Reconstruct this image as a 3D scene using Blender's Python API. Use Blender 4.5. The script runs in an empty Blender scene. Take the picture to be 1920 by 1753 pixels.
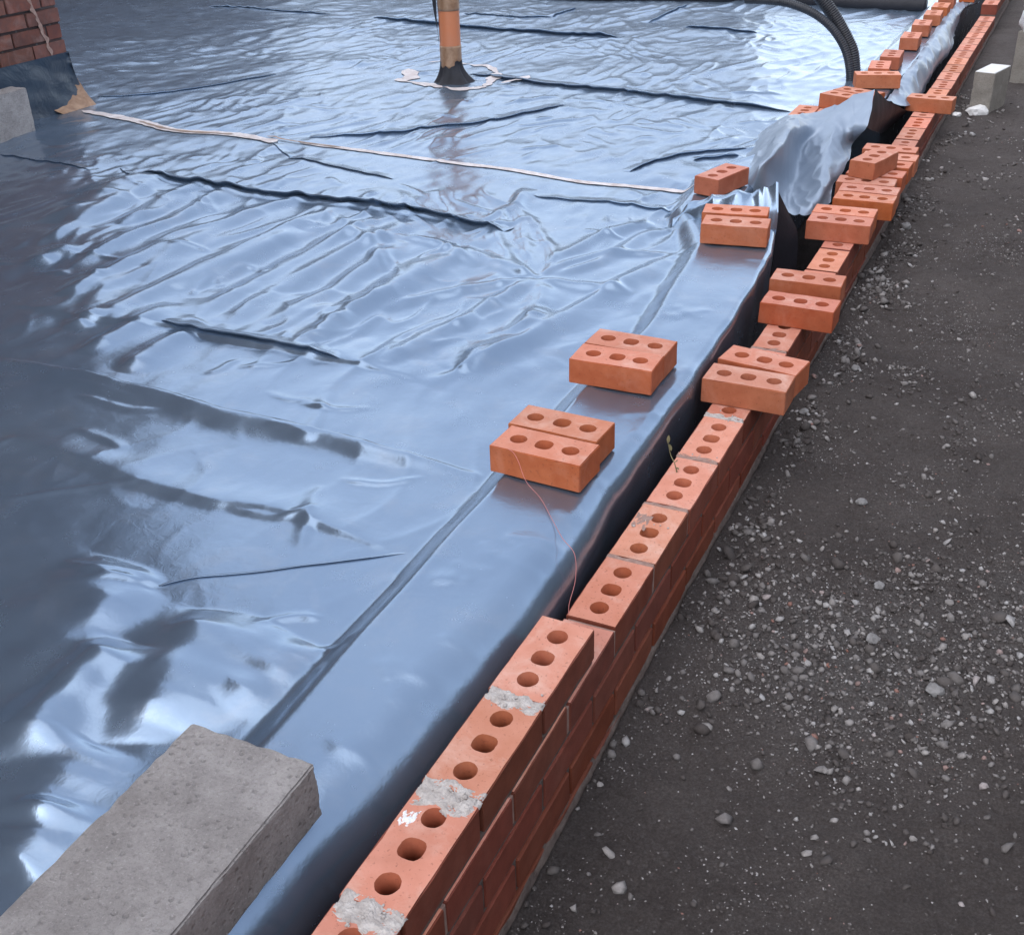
import bpy, bmesh, math, random
import numpy as np
from mathutils import Vector, Matrix
random.seed(7)
rng = np.random.default_rng(11)
scene = bpy.context.scene
COL = scene.collection

# ------------------------------------------------------------------ camera
CAM = [0.67905, -1.59958, 1.3269, 1.04889, 0.02649, 0.43918, 2142.01163]   # x, y, z, rx, ry, rz, focal length in pixels of a 1920 wide frame
cd = bpy.data.cameras.new('camera')
cam = bpy.data.objects.new('camera', cd); COL.objects.link(cam)
cam.location = CAM[:3]; cam.rotation_euler = CAM[3:6]
cd.sensor_fit = 'HORIZONTAL'; cd.sensor_width = 36; cd.lens = CAM[6] / 1920 * 36
cd.clip_start = 0.02; cd.clip_end = 600
scene.camera = cam

# ------------------------------------------------------------------ light
SUN_EL, SUN_AZ = math.radians(58), math.radians(218)     # azimuth clockwise from +Y
world = bpy.data.worlds.new('World'); scene.world = world; world.use_nodes = True
wt = world.node_tree; wt.nodes.clear()
sky = wt.nodes.new('ShaderNodeTexSky'); sky.sky_type = 'NISHITA'; sky.sun_disc = False
sky.sun_elevation = SUN_EL; sky.sun_rotation = SUN_AZ
sky.air_density = 1.0; sky.dust_density = 0.6; sky.ozone_density = 1.2
hs = wt.nodes.new('ShaderNodeHueSaturation'); hs.inputs['Saturation'].default_value = 0.46
bg = wt.nodes.new('ShaderNodeBackground'); bg.inputs['Strength'].default_value = 0.15
wo = wt.nodes.new('ShaderNodeOutputWorld')
wt.links.new(sky.outputs[0], hs.inputs['Color']); wt.links.new(hs.outputs[0], bg.inputs['Color']); wt.links.new(bg.outputs[0], wo.inputs['Surface'])
sl = bpy.data.lights.new('sun', 'SUN'); sl.energy = 0.7; sl.angle = math.radians(110); sl.color = (1.0, 0.95, 0.9)
sun = bpy.data.objects.new('sun', sl); COL.objects.link(sun)
sd = Vector((math.sin(SUN_AZ) * math.cos(SUN_EL), math.cos(SUN_AZ) * math.cos(SUN_EL), math.sin(SUN_EL)))
sun.rotation_euler = sd.to_track_quat('Z', 'Y').to_euler()
scene.view_settings.view_transform = 'Standard'
scene.view_settings.look = 'None'
scene.view_settings.exposure = 1.45
scene.view_settings.gamma = 1.0

# ------------------------------------------------------------------ measured positions (metres; wall top z=0, wall along +Y)
FOLDS = [[[[-2.821,2.062],[-2.347,2.02],[-1.882,2.015],[-1.401,2.001],[-1.052,1.936]],0.02,0.07],[[[-1.648,0.814],[-1.377,0.782],[-1.14,0.785],[-0.995,0.778]],0.014,0.06],[[[-0.752,-0.259],[-0.711,-0.213],[-0.588,-0.133],[-0.483,-0.062],[-0.364,0.029]],0.0035,0.011],[[[-2.499,2.858],[-2.232,2.992],[-1.961,3.28],[-1.746,3.605],[-1.618,3.842]],0.01,0.1],[[[-2.453,4.413],[-1.995,4.286],[-1.353,4.213],[-0.904,4.14],[-0.528,4.047]],0.018,0.12],[[[-4.058,6.01],[-3.324,5.874],[-2.465,5.761],[-2.035,5.718]],0.022,0.14],[[[-4.148,3.235],[-3.845,3.404],[-3.658,3.725],[-3.54,4.073]],0.007,0.1],[[[-2.799,6.4],[-2.804,6.862]],0.012,0.1],[[[-2.068,6.383],[-2.029,7.17]],0.012,0.1],[[[-1.748,6.222],[-1.239,6.151]],0.014,0.1],[[[-1.133,2.371],[-0.804,2.375],[-0.577,2.389]],0.007,0.07],[[[-2.675,2.766],[-2.384,2.541]],0.005,0.04],[[[-2.986,2.126],[-2.841,2.038]],0.006,0.04],[[[-0.891,2.789],[-0.841,2.978],[-0.741,3.175],[-0.544,3.31]],0.01,0.06],[[[-0.708,3.069],[-0.548,3.198]],0.012,0.06],[[[-5.712,6.192],[-5.111,6.151],[-4.488,6.1]],0.01,0.1],[[[-3.718,2.148],[-3.478,2.107],[-3.079,2.048]],0.006,0.06],[[[-2.385,2.522],[-2.065,2.454],[-1.767,2.392]],0.006,0.06],[[[-3.493,6.365],[-3.092,6.346],[-2.799,6.4]],0.01,0.08]]
pose = {"M1":[-0.199,0.3598,0.08,-0.0495],"M2":[-0.2052,0.4679,0.08,-0.0402],"M3":[-0.2157,0.842,0.08,0.0221],"M4":[-0.2141,0.942,0.08,-0.0209],"M5":[-0.23,1.9821,0.08,0.1387],"M6":[-0.2641,2.1025,0.08,0.1743],"M7":[-0.4364,2.5347,0.08,-0.2753],"M8":[-0.4217,3.8499,0.022,-0.0077],"M10":[-0.2566,3.9262,0.088,-0.391],"M12":[-0.212,4.4996,0.08,0.3049],"M13":[-0.237,4.7181,0.08,0.0968],"M14":[-0.2287,5.0423,0.08,0.0514],"M15":[-0.2167,5.6326,0.08,0.0413],"M16":[-0.2202,6.0916,0.08,0.053],"M17":[-0.207,6.4892,0.08,0.0456],"M18":[-0.2026,6.8202,0.08,0.019],"W1":[0.0768,1.0162,0.0,-0.002],"W1b":[0.0851,1.1332,0.0,-0.1431],"W2":[0.081,1.5708,0.0,-0.0198],"W2b":[0.059,1.7715,0.0,0.0289],"W3":[0.0373,2.3706,-0.0,0.0431],"W3b":[0.0322,2.4757,-0.0,0.0355],"W4":[0.0688,2.6609,0.0,0.0098],"W4b":[0.0643,2.7707,0.0,0.0117],"W4c":[0.0359,2.8782,0.0,0.0384],"P":[0.0421,3.4008,-0.0,0.0027],"T":[0.0361,2.9962,0.065,-0.2614],"W5":[0.0687,4.4184,0.0,-0.0762]}
CR = [[[[-2.781,2.043],[-2.338,2.007],[-1.874,2.003],[-1.395,1.99],[-1.066,1.943]],0.02,0.05,0.016],[[[-2.254,0.76],[-1.915,0.753],[-1.809,0.764],[-1.597,0.813],[-1.373,0.776],[-1.136,0.779],[-0.891,0.776],[-0.712,0.751],[-0.607,0.732]],0.014,0.1,0.016],[[[-1.597,0.813],[-1.373,0.776],[-1.219,0.769]],0.012,0.03,0.012],[[[-1.901,0.426],[-1.677,0.441],[-1.341,0.418],[-1.103,0.4],[-0.761,0.389],[-0.532,0.372],[-0.345,0.358]],0.02,0.012,0.055],[[[-1.529,0.073],[-1.365,0.083],[-1.181,0.063],[-1.008,0.044],[-0.859,0.045],[-0.797,0.058],[-0.652,0.072],[-0.527,0.046],[-0.364,0.029]],0.014,0.07,0.02],[[[-0.712,0.751],[-0.629,0.899],[-0.543,1.251],[-0.474,1.649],[-0.386,1.978]],0.022,0.03,0.05],[[[-1.298,-0.146],[-1.192,-0.045],[-1.131,0.008],[-1.061,0.052]],0.003,0.01,0.012],[[[-0.941,-0.277],[-0.857,-0.247],[-0.754,-0.256]],0.004,0.012,0.012],[[[-0.945,-0.227],[-0.847,-0.227],[-0.757,-0.253]],0.004,0.012,0.012],[[[-0.898,-0.308],[-0.835,-0.271],[-0.752,-0.261]],0.004,0.012,0.012],[[[-0.999,-0.261],[-0.878,-0.27],[-0.765,-0.274]],0.004,0.012,0.012],[[[-0.353,-0.298],[-0.31,-0.295],[-0.312,-0.255]],0.004,0.012,0.012],[[[-0.503,-0.286],[-0.443,-0.234],[-0.392,-0.221]],0.004,0.012,0.012],[[[-0.805,0.031],[-0.689,0.045],[-0.622,0.108]],0.004,0.012,0.012],[[[-0.647,0.233],[-0.545,0.25],[-0.467,0.307]],0.004,0.012,0.012],[[[-0.961,0.523],[-0.834,0.526],[-0.766,0.57]],0.004,0.012,0.012],[[[-1.627,0.388],[-1.472,0.382],[-1.349,0.365]],0.004,0.012,0.012],[[[-2.661,1.43],[-2.73,1.763],[-2.76,2.119]],0.02,0.10500000000000001,0.10500000000000001],[[[-2.57,1.208],[-2.596,1.557],[-2.662,2.002]],0.018,0.046,0.046],[[[-2.425,1.498],[-2.476,1.879],[-2.463,2.099]],0.016,0.052500000000000005,0.052500000000000005],[[[-2.278,1.086],[-2.279,1.64],[-2.323,2.093]],0.02,0.048,0.048],[[[-2.106,1.028],[-2.114,1.411],[-2.14,1.782]],0.016,0.046,0.046],[[[-2.429,1.068],[-2.432,1.17],[-2.383,1.248]],0.014,0.046,0.046],[[[-2.028,1.171],[-2.043,1.5],[-2.032,1.872],[-1.926,2.081]],0.022,0.051000000000000004,0.051000000000000004],[[[-1.8,1.06],[-1.759,1.341],[-1.73,1.681]],0.02,0.046,0.046],[[[-1.81,0.742],[-1.852,0.893],[-1.841,1.163],[-1.797,1.483],[-1.776,2.002]],0.024,0.052500000000000005,0.052500000000000005],[[[-2.11,0.865],[-2.096,0.945],[-2.136,1.086]],0.012,0.046,0.046],[[[-1.614,0.908],[-1.582,1.247],[-1.557,1.876]],0.024,0.05399999999999999,0.05399999999999999],[[[-1.474,0.883],[-1.473,1.396],[-1.402,1.921]],0.022,0.051000000000000004,0.051000000000000004],[[[-1.349,0.924],[-1.299,1.255],[-1.32,1.7]],0.02,0.046,0.046],[[[-1.127,0.873],[-1.156,1.213],[-1.15,1.659]],0.022,0.051000000000000004,0.051000000000000004],[[[-1.137,1.06],[-1.108,1.329],[-1.09,1.74]],0.016,0.046,0.046],[[[-1.714,0.54],[-1.703,0.749],[-1.724,0.967]],0.018,0.046,0.046],[[[-1.524,0.502],[-1.531,0.733],[-1.495,0.81]],0.014,0.046,0.046],[[[-1.885,0.677],[-1.884,0.811]],0.012,0.046,0.046],[[[-0.681,0.842],[-0.623,1.055],[-0.59,1.32]],0.016,0.052500000000000005,0.052500000000000005],[[[-0.873,0.801],[-0.851,1.004],[-0.78,1.201]],0.016,0.046,0.046],[[[-1.153,0.803],[-1.167,1.048]],0.014,0.046,0.046],[[[-0.667,-0.745],[-0.692,-0.591],[-0.686,-0.424]],0.015400000000000002,0.07178644446290806,0.07178644446290806],[[[-0.619,-0.724],[-0.661,-0.548],[-0.654,-0.419]],0.011000000000000001,0.06281313890504456,0.06281313890504456],[[[-0.502,-0.62],[-0.569,-0.447],[-0.607,-0.278]],0.015400000000000002,0.07178644446290806,0.07178644446290806],[[[-0.454,-0.572],[-0.482,-0.393],[-0.466,-0.27]],0.011000000000000001,0.08973305557863509,0.08973305557863509],[[[-0.924,-0.501],[-0.898,-0.365],[-0.88,-0.221]],0.011000000000000001,0.08973305557863509,0.08973305557863509],[[[-0.818,-0.601],[-0.797,-0.429],[-0.777,-0.276]],0.0099,0.07178644446290806,0.07178644446290806],[[[-0.548,-0.837],[-0.561,-0.737],[-0.567,-0.649]],0.011000000000000001,0.08973305557863509,0.08973305557863509],[[[-0.501,-0.903],[-0.495,-0.847],[-0.512,-0.775]],0.013200000000000002,0.07178644446290806,0.07178644446290806],[[[-0.412,-0.499],[-0.386,-0.414],[-0.371,-0.289]],0.007700000000000001,0.05503627408822952,0.05503627408822952],[[[-0.743,1.546],[-0.907,1.613],[-1.107,1.733]],0.012,0.03,0.03],[[[-0.743,1.546],[-0.885,1.648],[-1.078,1.926],[-1.178,2.223]],0.014,0.03,0.03],[[[-0.778,1.583],[-0.956,1.91],[-1.13,2.241],[-1.229,2.505]],0.02,0.028,0.028],[[[-0.743,1.546],[-0.774,1.746],[-0.96,2.034],[-1.116,2.211]],0.016,0.02,0.02],[[[-0.746,1.596],[-0.674,1.784],[-0.543,1.89],[-0.424,1.924]],0.01,0.025,0.025],[[[-0.743,1.546],[-0.574,1.536],[-0.412,1.527]],0.01,0.03,0.03],[[[-0.743,1.546],[-0.791,1.332],[-0.816,1.1]],0.012,0.03,0.03],[[[-0.743,1.546],[-0.887,1.415],[-1.011,1.293],[-1.069,1.131]],0.01,0.03,0.03],[[[-0.727,1.552],[-0.634,1.302],[-0.625,1.094]],0.01,0.035,0.035],[[[-0.714,1.608],[-0.622,1.749],[-0.566,2.118],[-0.462,2.22]],0.008,0.03,0.03],[[[-0.77,1.693],[-0.72,1.999],[-0.588,2.238]],0.008,0.03,0.03],[[[-1.39,1.746],[-1.176,1.707],[-0.973,1.588]],0.01,0.03,0.03],[[[-1.602,1.729],[-1.402,1.621],[-1.233,1.408]],0.008,0.03,0.03],[[[-1.186,2.014],[-1.144,2.2],[-1.168,2.449]],0.012,0.03,0.03],[[[-1.798,1.888],[-1.529,1.756],[-1.298,1.661]],0.006,0.03,0.03]]
FAR = [[[-0.482,3.617,0.1],[-0.439,3.718,0.1],[-0.341,3.704,0.11],[-0.193,3.68,0.19],[-0.095,3.69,0.235]],[[-0.438,3.301,0.11],[-0.334,3.209,0.17],[-0.305,3.49,0.1],[-0.192,3.531,0.14],[-0.071,3.437,0.13]],[[-0.396,2.994,0.11],[-0.298,2.896,0.19],[-0.324,3.398,0.04],[-0.196,3.356,0.09],[-0.132,3.513,0.04]],[[-0.392,2.822,0.09],[-0.285,2.682,0.18],[-0.295,3.163,0.0],[-0.158,3.036,0.05],[-0.111,3.325,0.02]],[[-0.399,2.698,0.07],[-0.309,2.619,0.13],[-0.266,2.919,-0.03],[-0.131,2.785,0.015],[-0.108,3.024,-0.0]],[[-0.4,2.619,0.04],[-0.312,2.636,0.03],[-0.222,2.664,-0.02],[-0.146,2.664,-0.02],[-0.086,2.842,-0.03]]]
BACK = [[[-0.095,3.69,0.235],[-0.068,3.994,0.12],[-0.025,4.298,0.02]],[[-0.081,3.559,0.18],[-0.069,3.893,0.07],[-0.059,4.306,-0.03]],[[-0.077,3.479,0.12],[-0.08,3.902,0.0],[-0.092,4.225,-0.06]]]
DRAPE = [[[-0.172,7.342,0.09],[-0.134,7.426,0.08],[-0.081,7.587,0.06],[-0.053,7.944,0.02]],[[-0.162,6.588,0.09],[-0.128,6.685,0.09],[-0.102,6.99,0.06],[-0.116,7.51,0.02]],[[-0.144,6.057,0.09],[-0.103,6.082,0.1],[-0.081,6.451,0.05],[-0.098,6.9,-0.01]],[[-0.126,5.447,0.09],[-0.086,5.501,0.1],[-0.046,5.752,0.06],[-0.04,6.246,-0.01]],[[-0.123,4.942,0.09],[-0.08,4.99,0.1],[-0.039,5.274,0.04],[-0.042,5.769,-0.02]],[[-0.122,4.682,0.08],[-0.068,4.642,0.07],[-0.036,4.91,0.02],[-0.05,5.311,-0.03]],[[-0.119,4.219,0.075],[-0.05,4.242,0.05],[-0.015,4.444,0.01],[-0.033,4.912,-0.04]]]
FLAPA = [[[-0.519,2.16,-0.027],[-0.45,2.16,-0.038],[-0.401,2.16,-0.047],[-0.267,2.16,-0.034],[-0.142,2.16,-0.015]],[[-0.512,2.2,0.04],[-0.468,2.2,0.06],[-0.406,2.2,0.105],[-0.291,2.2,0.133],[-0.142,2.2,0.082]],[[-0.509,2.25,0.056],[-0.464,2.25,0.104],[-0.381,2.25,0.132],[-0.269,2.25,0.162],[-0.163,2.25,0.195]]]
edge = [[-0.064,-0.723],[-0.022,-0.527],[-0.022,-0.329],[-0.014,-0.09],[-0.019,0.154],[-0.04,0.392],[-0.04,0.713],[-0.044,1.0],[-0.062,1.506],[-0.092,1.941]]
tape = [[[-3.963,2.937],[-3.509,2.846],[-3.193,2.748],[-2.865,2.774],[-2.585,2.725]],[[-2.49,2.758],[-2.071,2.727],[-1.651,2.69],[-1.393,2.677],[-1.052,2.609],[-0.826,2.612],[-0.545,2.616]],[[-2.693,2.791],[-2.49,2.758],[-2.249,2.742]]]
duct1 = [[-0.378,4.9,-0.016],[-0.39,4.9,0.055],[-0.414,4.9,0.163],[-0.449,4.9,0.228],[-0.493,4.9,0.293],[-0.542,4.9,0.357],[-0.605,4.9,0.426],[-0.682,4.9,0.497]]
duct2 = [[-0.393,4.87,-0.011],[-0.407,4.87,0.087],[-0.438,4.87,0.18],[-0.491,4.87,0.258],[-0.559,4.87,0.321],[-0.648,4.87,0.371],[-0.764,4.87,0.406],[-0.879,4.87,0.416],[-0.995,4.87,0.417]]
ring = [[-2.771,4.113],[-2.72,4.205],[-2.849,4.402],[-2.845,4.62],[-2.737,4.687],[-2.575,4.652],[-2.447,4.641],[-2.314,4.488],[-2.256,4.321],[-2.217,4.142],[-2.27,4.054],[-2.436,4.058],[-2.59,4.096]]
lefty = [[-1.387,-0.062]]

# ------------------------------------------------------------------ helpers
def tag(o, label=None, cat=None, group=None, kind=None):
    if label: o['label'] = label
    if cat: o['category'] = cat
    if group: o['group'] = group
    if kind: o['kind'] = kind
    return o
def link(name, me, mats=None, parent=None):
    o = bpy.data.objects.new(name, me); COL.objects.link(o)
    if mats is not None:
        for m in (mats if isinstance(mats, (list, tuple)) else [mats]): me.materials.append(m)
    if parent: o.parent = parent
    return o
def empty(name, loc=(0, 0, 0), rz=0):
    o = bpy.data.objects.new(name, None); COL.objects.link(o)
    o.location = loc; o.rotation_euler = (0, 0, rz); o.empty_display_size = .05
    return o
def mesh_from(verts, faces, smooth=False, name='mesh'):
    me = bpy.data.meshes.new(name); me.from_pydata([tuple(v) for v in verts], [], [tuple(f) for f in faces]); me.update()
    if smooth: me.polygons.foreach_set('use_smooth', [True] * len(me.polygons))
    return me
def bm_mesh(bm, smooth=False, name='mesh'):
    me = bpy.data.meshes.new(name); bm.to_mesh(me); bm.free()
    if smooth: me.polygons.foreach_set('use_smooth', [True] * len(me.polygons))
    return me
def grid_mesh(P, smooth=True, name='grid'):
    """P: (rows, cols, 3) array of points"""
    r, c, _ = P.shape
    me = bpy.data.meshes.new(name)
    me.vertices.add(r * c); me.vertices.foreach_set('co', P.reshape(-1).astype(np.float32))
    i = np.arange(r * c).reshape(r, c)
    q = np.stack([i[:-1, :-1], i[:-1, 1:], i[1:, 1:], i[1:, :-1]], -1).reshape(-1)
    n = (r - 1) * (c - 1)
    me.loops.add(n * 4); me.loops.foreach_set('vertex_index', q.astype(np.int32))
    me.polygons.add(n); me.polygons.foreach_set('loop_start', (np.arange(n) * 4).astype(np.int32))
    me.polygons.foreach_set('loop_total', np.full(n, 4, np.int32))
    if smooth: me.polygons.foreach_set('use_smooth', np.ones(n, bool))
    me.update(calc_edges=True); me.validate()
    return me
_perm = rng.permutation(256); _perm = np.concatenate([_perm, _perm, _perm])
_ga = rng.random(256) * 2 * np.pi; _gx, _gy = np.cos(_ga), np.sin(_ga)
def perlin(x, y):
    xi = np.floor(x).astype(int); yi = np.floor(y).astype(int); xf = x - xi; yf = y - yi
    xi &= 255; yi &= 255
    u = xf ** 3 * (xf * (xf * 6 - 15) + 10); v = yf ** 3 * (yf * (yf * 6 - 15) + 10)
    def g(a, b, dx, dy):
        h = _perm[_perm[(xi + a) & 255] + ((yi + b) & 255)]
        return _gx[h] * dx + _gy[h] * dy
    n0 = g(0, 0, xf, yf) * (1 - u) + g(1, 0, xf - 1, yf) * u
    n1 = g(0, 1, xf, yf - 1) * (1 - u) + g(1, 1, xf - 1, yf - 1) * u
    return (n0 * (1 - v) + n1 * v) * 1.5
_rv = rng.random(512) * 2 - 1
def facet(x, y):
    """random heights joined by flat triangles: the creased facets of stiff film"""
    xi = np.floor(x).astype(int); yi = np.floor(y).astype(int); xf = x - xi; yf = y - yi
    h = lambda a, b: _rv[_perm[_perm[(xi + a) & 255] + ((yi + b) & 255)]]
    h00, h10, h01, h11 = h(0, 0), h(1, 0), h(0, 1), h(1, 1)
    odd = ((xi + yi) & 1) == 1
    A = np.where(xf > yf, h00 + (h10 - h00) * xf + (h11 - h10) * yf, h00 + (h01 - h00) * yf + (h11 - h01) * xf)
    B = np.where(xf + yf < 1, h00 + (h10 - h00) * xf + (h01 - h00) * yf, h11 + (h01 - h11) * (1 - xf) + (h10 - h11) * (1 - yf))
    return np.where(odd, A, B)
def sst(a, b, x):
    t = np.clip((x - a) / (b - a), 0, 1); return t * t * (3 - 2 * t)
def catmull(P, n):
    """resample first axis of P with Catmull-Rom to n samples"""
    P = np.asarray(P, float); m = len(P)
    t = np.linspace(0, m - 1, n); i = np.minimum(t.astype(int), m - 2); f = (t - i)
    f = f.reshape((-1,) + (1,) * (P.ndim - 1))
    g = lambda k: P[np.clip(k, 0, m - 1)]
    a, b, c, d = g(i - 1), g(i), g(i + 1), g(i + 2)
    return .5 * (2 * b + (c - a) * f + (2 * a - 5 * b + 4 * c - d) * f ** 2 + (3 * b - a - 3 * c + d) * f ** 3)
def tube(path, rad, seg=14, corrug=None, cap=True):
    """path (n,3); rad scalar or (n,) ; parallel transport frames"""
    path = np.asarray(path, float); n = len(path)
    rad = np.broadcast_to(rad, (n,)).astype(float)
    tan = np.gradient(path, axis=0); tan /= np.linalg.norm(tan, axis=1)[:, None]
    up = np.array([0, 0, 1.]) if abs(tan[0][2]) < .9 else np.array([0, 1., 0])
    verts = []; nrm = np.cross(tan[0], up); nrm /= np.linalg.norm(nrm)
    for k in range(n):
        nrm = nrm - tan[k] * (nrm @ tan[k]); nrm /= np.linalg.norm(nrm); b = np.cross(tan[k], nrm)
        for s in range(seg):
            a = 2 * math.pi * s / seg
            verts.append(path[k] + rad[k] * (math.cos(a) * nrm + math.sin(a) * b))
    faces = [(k * seg + s, k * seg + (s + 1) % seg, (k + 1) * seg + (s + 1) % seg, (k + 1) * seg + s) for k in range(n - 1) for s in range(seg)]
    if cap: faces += [tuple(range(seg))[::-1], tuple((n - 1) * seg + s for s in range(seg))]
    return verts, faces

# ------------------------------------------------------------------ materials
class NT:
    def __init__(self, name):
        self.m = bpy.data.materials.new(name); self.m.use_nodes = True
        self.t = self.m.node_tree; self.b = self.t.nodes['Principled BSDF']
        self.tc = self.t.nodes.new('ShaderNodeTexCoord')
    def n(self, ty, **kw):
        nd = self.t.nodes.new(ty)
        for k, v in kw.items():
            if k in nd.inputs: nd.inputs[k].default_value = v
            else: setattr(nd, k, v)
        return nd
    def l(self, a, b): self.t.links.new(a, b)
    def noise(self, scale, detail=6, rough=.6, vec=None, coord='Object', dist=0):
        nd = self.n('ShaderNodeTexNoise'); nd.inputs['Scale'].default_value = scale; nd.inputs['Detail'].default_value = detail
        nd.inputs['Roughness'].default_value = rough; nd.inputs['Distortion'].default_value = dist
        self.l(vec if vec is not None else self.tc.outputs[coord], nd.inputs['Vector']); return nd.outputs['Fac']
    def ramp(self, fac, stops):
        r = self.n('ShaderNodeValToRGB'); e = r.color_ramp.elements
        while len(e) > 1: e.remove(e[-1])
        e[0].position, e[0].color = stops[0][0], (*stops[0][1], 1)
        for p, c in stops[1:]:
            x = e.new(p); x.color = (*c, 1)
        self.l(fac, r.inputs['Fac']); return r.outputs['Color']
    def mapr(self, fac, a, b, c, d):
        m = self.n('ShaderNodeMapRange'); m.inputs[1].default_value = a; m.inputs[2].default_value = b
        m.inputs[3].default_value = c; m.inputs[4].default_value = d; self.l(fac, m.inputs[0]); return m.outputs[0]
    def mix(self, fac, a, b, mode='MIX'):
        m = self.n('ShaderNodeMix', data_type='RGBA', blend_type=mode)
        for s, v in ((m.inputs[0], fac), (m.inputs[6], a), (m.inputs[7], b)):
            if hasattr(v, 'is_output') or hasattr(v, 'node'): self.l(v, s)
            else: s.default_value = v if isinstance(v, (int, float)) else (*v, 1)
        return m.outputs[2]
    def bump(self, h, dist, strength=1.0, prev=None):
        b = self.n('ShaderNodeBump'); b.inputs['Distance'].default_value = dist; b.inputs['Strength'].default_value = strength
        self.l(h, b.inputs['Height'])
        if prev is not None: self.l(prev, b.inputs['Normal'])
        return b.outputs['Normal']
    def out(self, color=None, rough=None, normal=None, **kw):
        def s(k, v):
            if hasattr(v, 'node'): self.l(v, self.b.inputs[k])
            else: self.b.inputs[k].default_value = (*v, 1) if isinstance(v, tuple) else v
        if color is not None: s('Base Color', color)
        if rough is not None: s('Roughness', rough)
        if normal is not None: self.l(normal, self.b.inputs['Normal'])
        for k, v in kw.items(): s(k, v)
        return self.m

def brick_mat(name, c0, c1, dust, dustamt, rough=.9):
    m = NT(name)
    oi = m.n('ShaderNodeObjectInfo')
    add = m.n('ShaderNodeVectorMath', operation='ADD'); m.l(m.tc.outputs['Object'], add.inputs[0])
    sc = m.n('ShaderNodeVectorMath', operation='SCALE'); m.l(oi.outputs['Random'], sc.inputs[0]); sc.inputs['Scale'].default_value = 37.0
    m.l(sc.outputs[0], add.inputs[1]); v = add.outputs[0]
    a = m.noise(22, 5, .6, v); c = m.mix(m.mapr(a, .3, .7, 0, 1), c0, c1)
    rnd = m.mapr(oi.outputs['Random'], 0, 1, .84, 1.10)
    sg = m.n('ShaderNodeSeparateColor'); wn = m.n('ShaderNodeTexWhiteNoise', noise_dimensions='1D'); m.l(oi.outputs['Random'], wn.inputs['W']); m.l(wn.outputs['Color'], sg.inputs[0])
    hsv = m.n('ShaderNodeHueSaturation'); m.l(c, hsv.inputs['Color']); m.l(m.mapr(sg.outputs[0], 0, 1, .4945, .5035), hsv.inputs['Hue']); m.l(m.mapr(sg.outputs[1], 0, 1, .95, 1.06), hsv.inputs['Saturation']); m.l(rnd, hsv.inputs['Value']); c = hsv.outputs[0]
    d = m.noise(9, 8, .7, v, dist=.6); c = m.mix(m.mapr(d, .5, .78, 0, dustamt), c, dust)
    sp = m.noise(160, 2, .6, v); c = m.mix(m.mapr(sp, .62, .72, 0, .45), c, (.16, .05, .03))
    kk = m.noise(4.5, 3, .5, v, dist=1.2); c = m.mix(m.mapr(kk, .55, .72, 0, .28), c, tuple(x * .55 for x in c0))
    f = m.noise(260, 3, .7, v); n = m.bump(f, .0008, .6); n = m.bump(m.noise(35, 4, .6, v), .0015, .5, n)
    return m.out(c, rough, n, **{'Specular IOR Level': .25})
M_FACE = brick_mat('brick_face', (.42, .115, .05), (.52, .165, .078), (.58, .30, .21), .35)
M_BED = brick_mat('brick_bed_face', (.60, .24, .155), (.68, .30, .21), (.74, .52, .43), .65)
M_HOLE = brick_mat('brick_hole', (.36, .10, .05), (.42, .13, .065), (.5, .25, .18), .2)
M_SHADED = brick_mat('shaded_brick_face', (.18, .05, .03), (.25, .072, .043), (.30, .15, .11), .22, .7)  # darker copy of the brick colour, carrying the wall side's shade
M_OLD = brick_mat('old_house_brick', (.13, .065, .055), (.22, .085, .06), (.34, .25, .22), .5)

def plain(name, c0, c1, scale, rough=.9, bump=.002, bscale=120, **kw):
    m = NT(name); a = m.noise(scale, 8, .65); c = m.mix(m.mapr(a, .3, .7, 0, 1), c0, c1)
    n = m.bump(m.noise(bscale, 5, .7), bump, .8)
    return m.out(c, rough, n, **kw)
M_MORTAR = plain('mortar', (.36, .31, .28), (.62, .57, .53), 60, .95, .004, 150)
M_JOINT = plain('joint_mortar', (.25, .15, .12), (.42, .28, .23), 50, .95, .003, 150)
M_DMORTAR = plain('dark_mortar', (.075, .05, .042), (.17, .13, .11), 40, .95, .003, 150)  # darker mortar for the wall's side joints and footing
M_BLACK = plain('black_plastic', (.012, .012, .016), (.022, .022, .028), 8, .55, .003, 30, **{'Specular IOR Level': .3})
M_DUCT = plain('ribbed_duct_plastic', (.018, .019, .024), (.035, .036, .043), 12, .42, .0005, 200)
M_WHITE = plain('pale_stone', (.62, .60, .57), (.8, .78, .76), 15, .9, .004, 60)
M_BAG = plain('white_bag_plastic', (.70, .70, .70), (.85, .84, .83), 6, .5, .01, 20)
M_STRING = plain('pink_string', (.55, .16, .14), (.65, .25, .22), 60, .8, .0005, 900)
M_LEAF = plain('dry_leaf', (.14, .13, .06), (.25, .2, .1), 60, .7, .0005, 400)
M_CAVITY = plain('cavity_soil', (.02, .017, .015), (.04, .034, .03), 20, .95, .01, 40)

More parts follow.
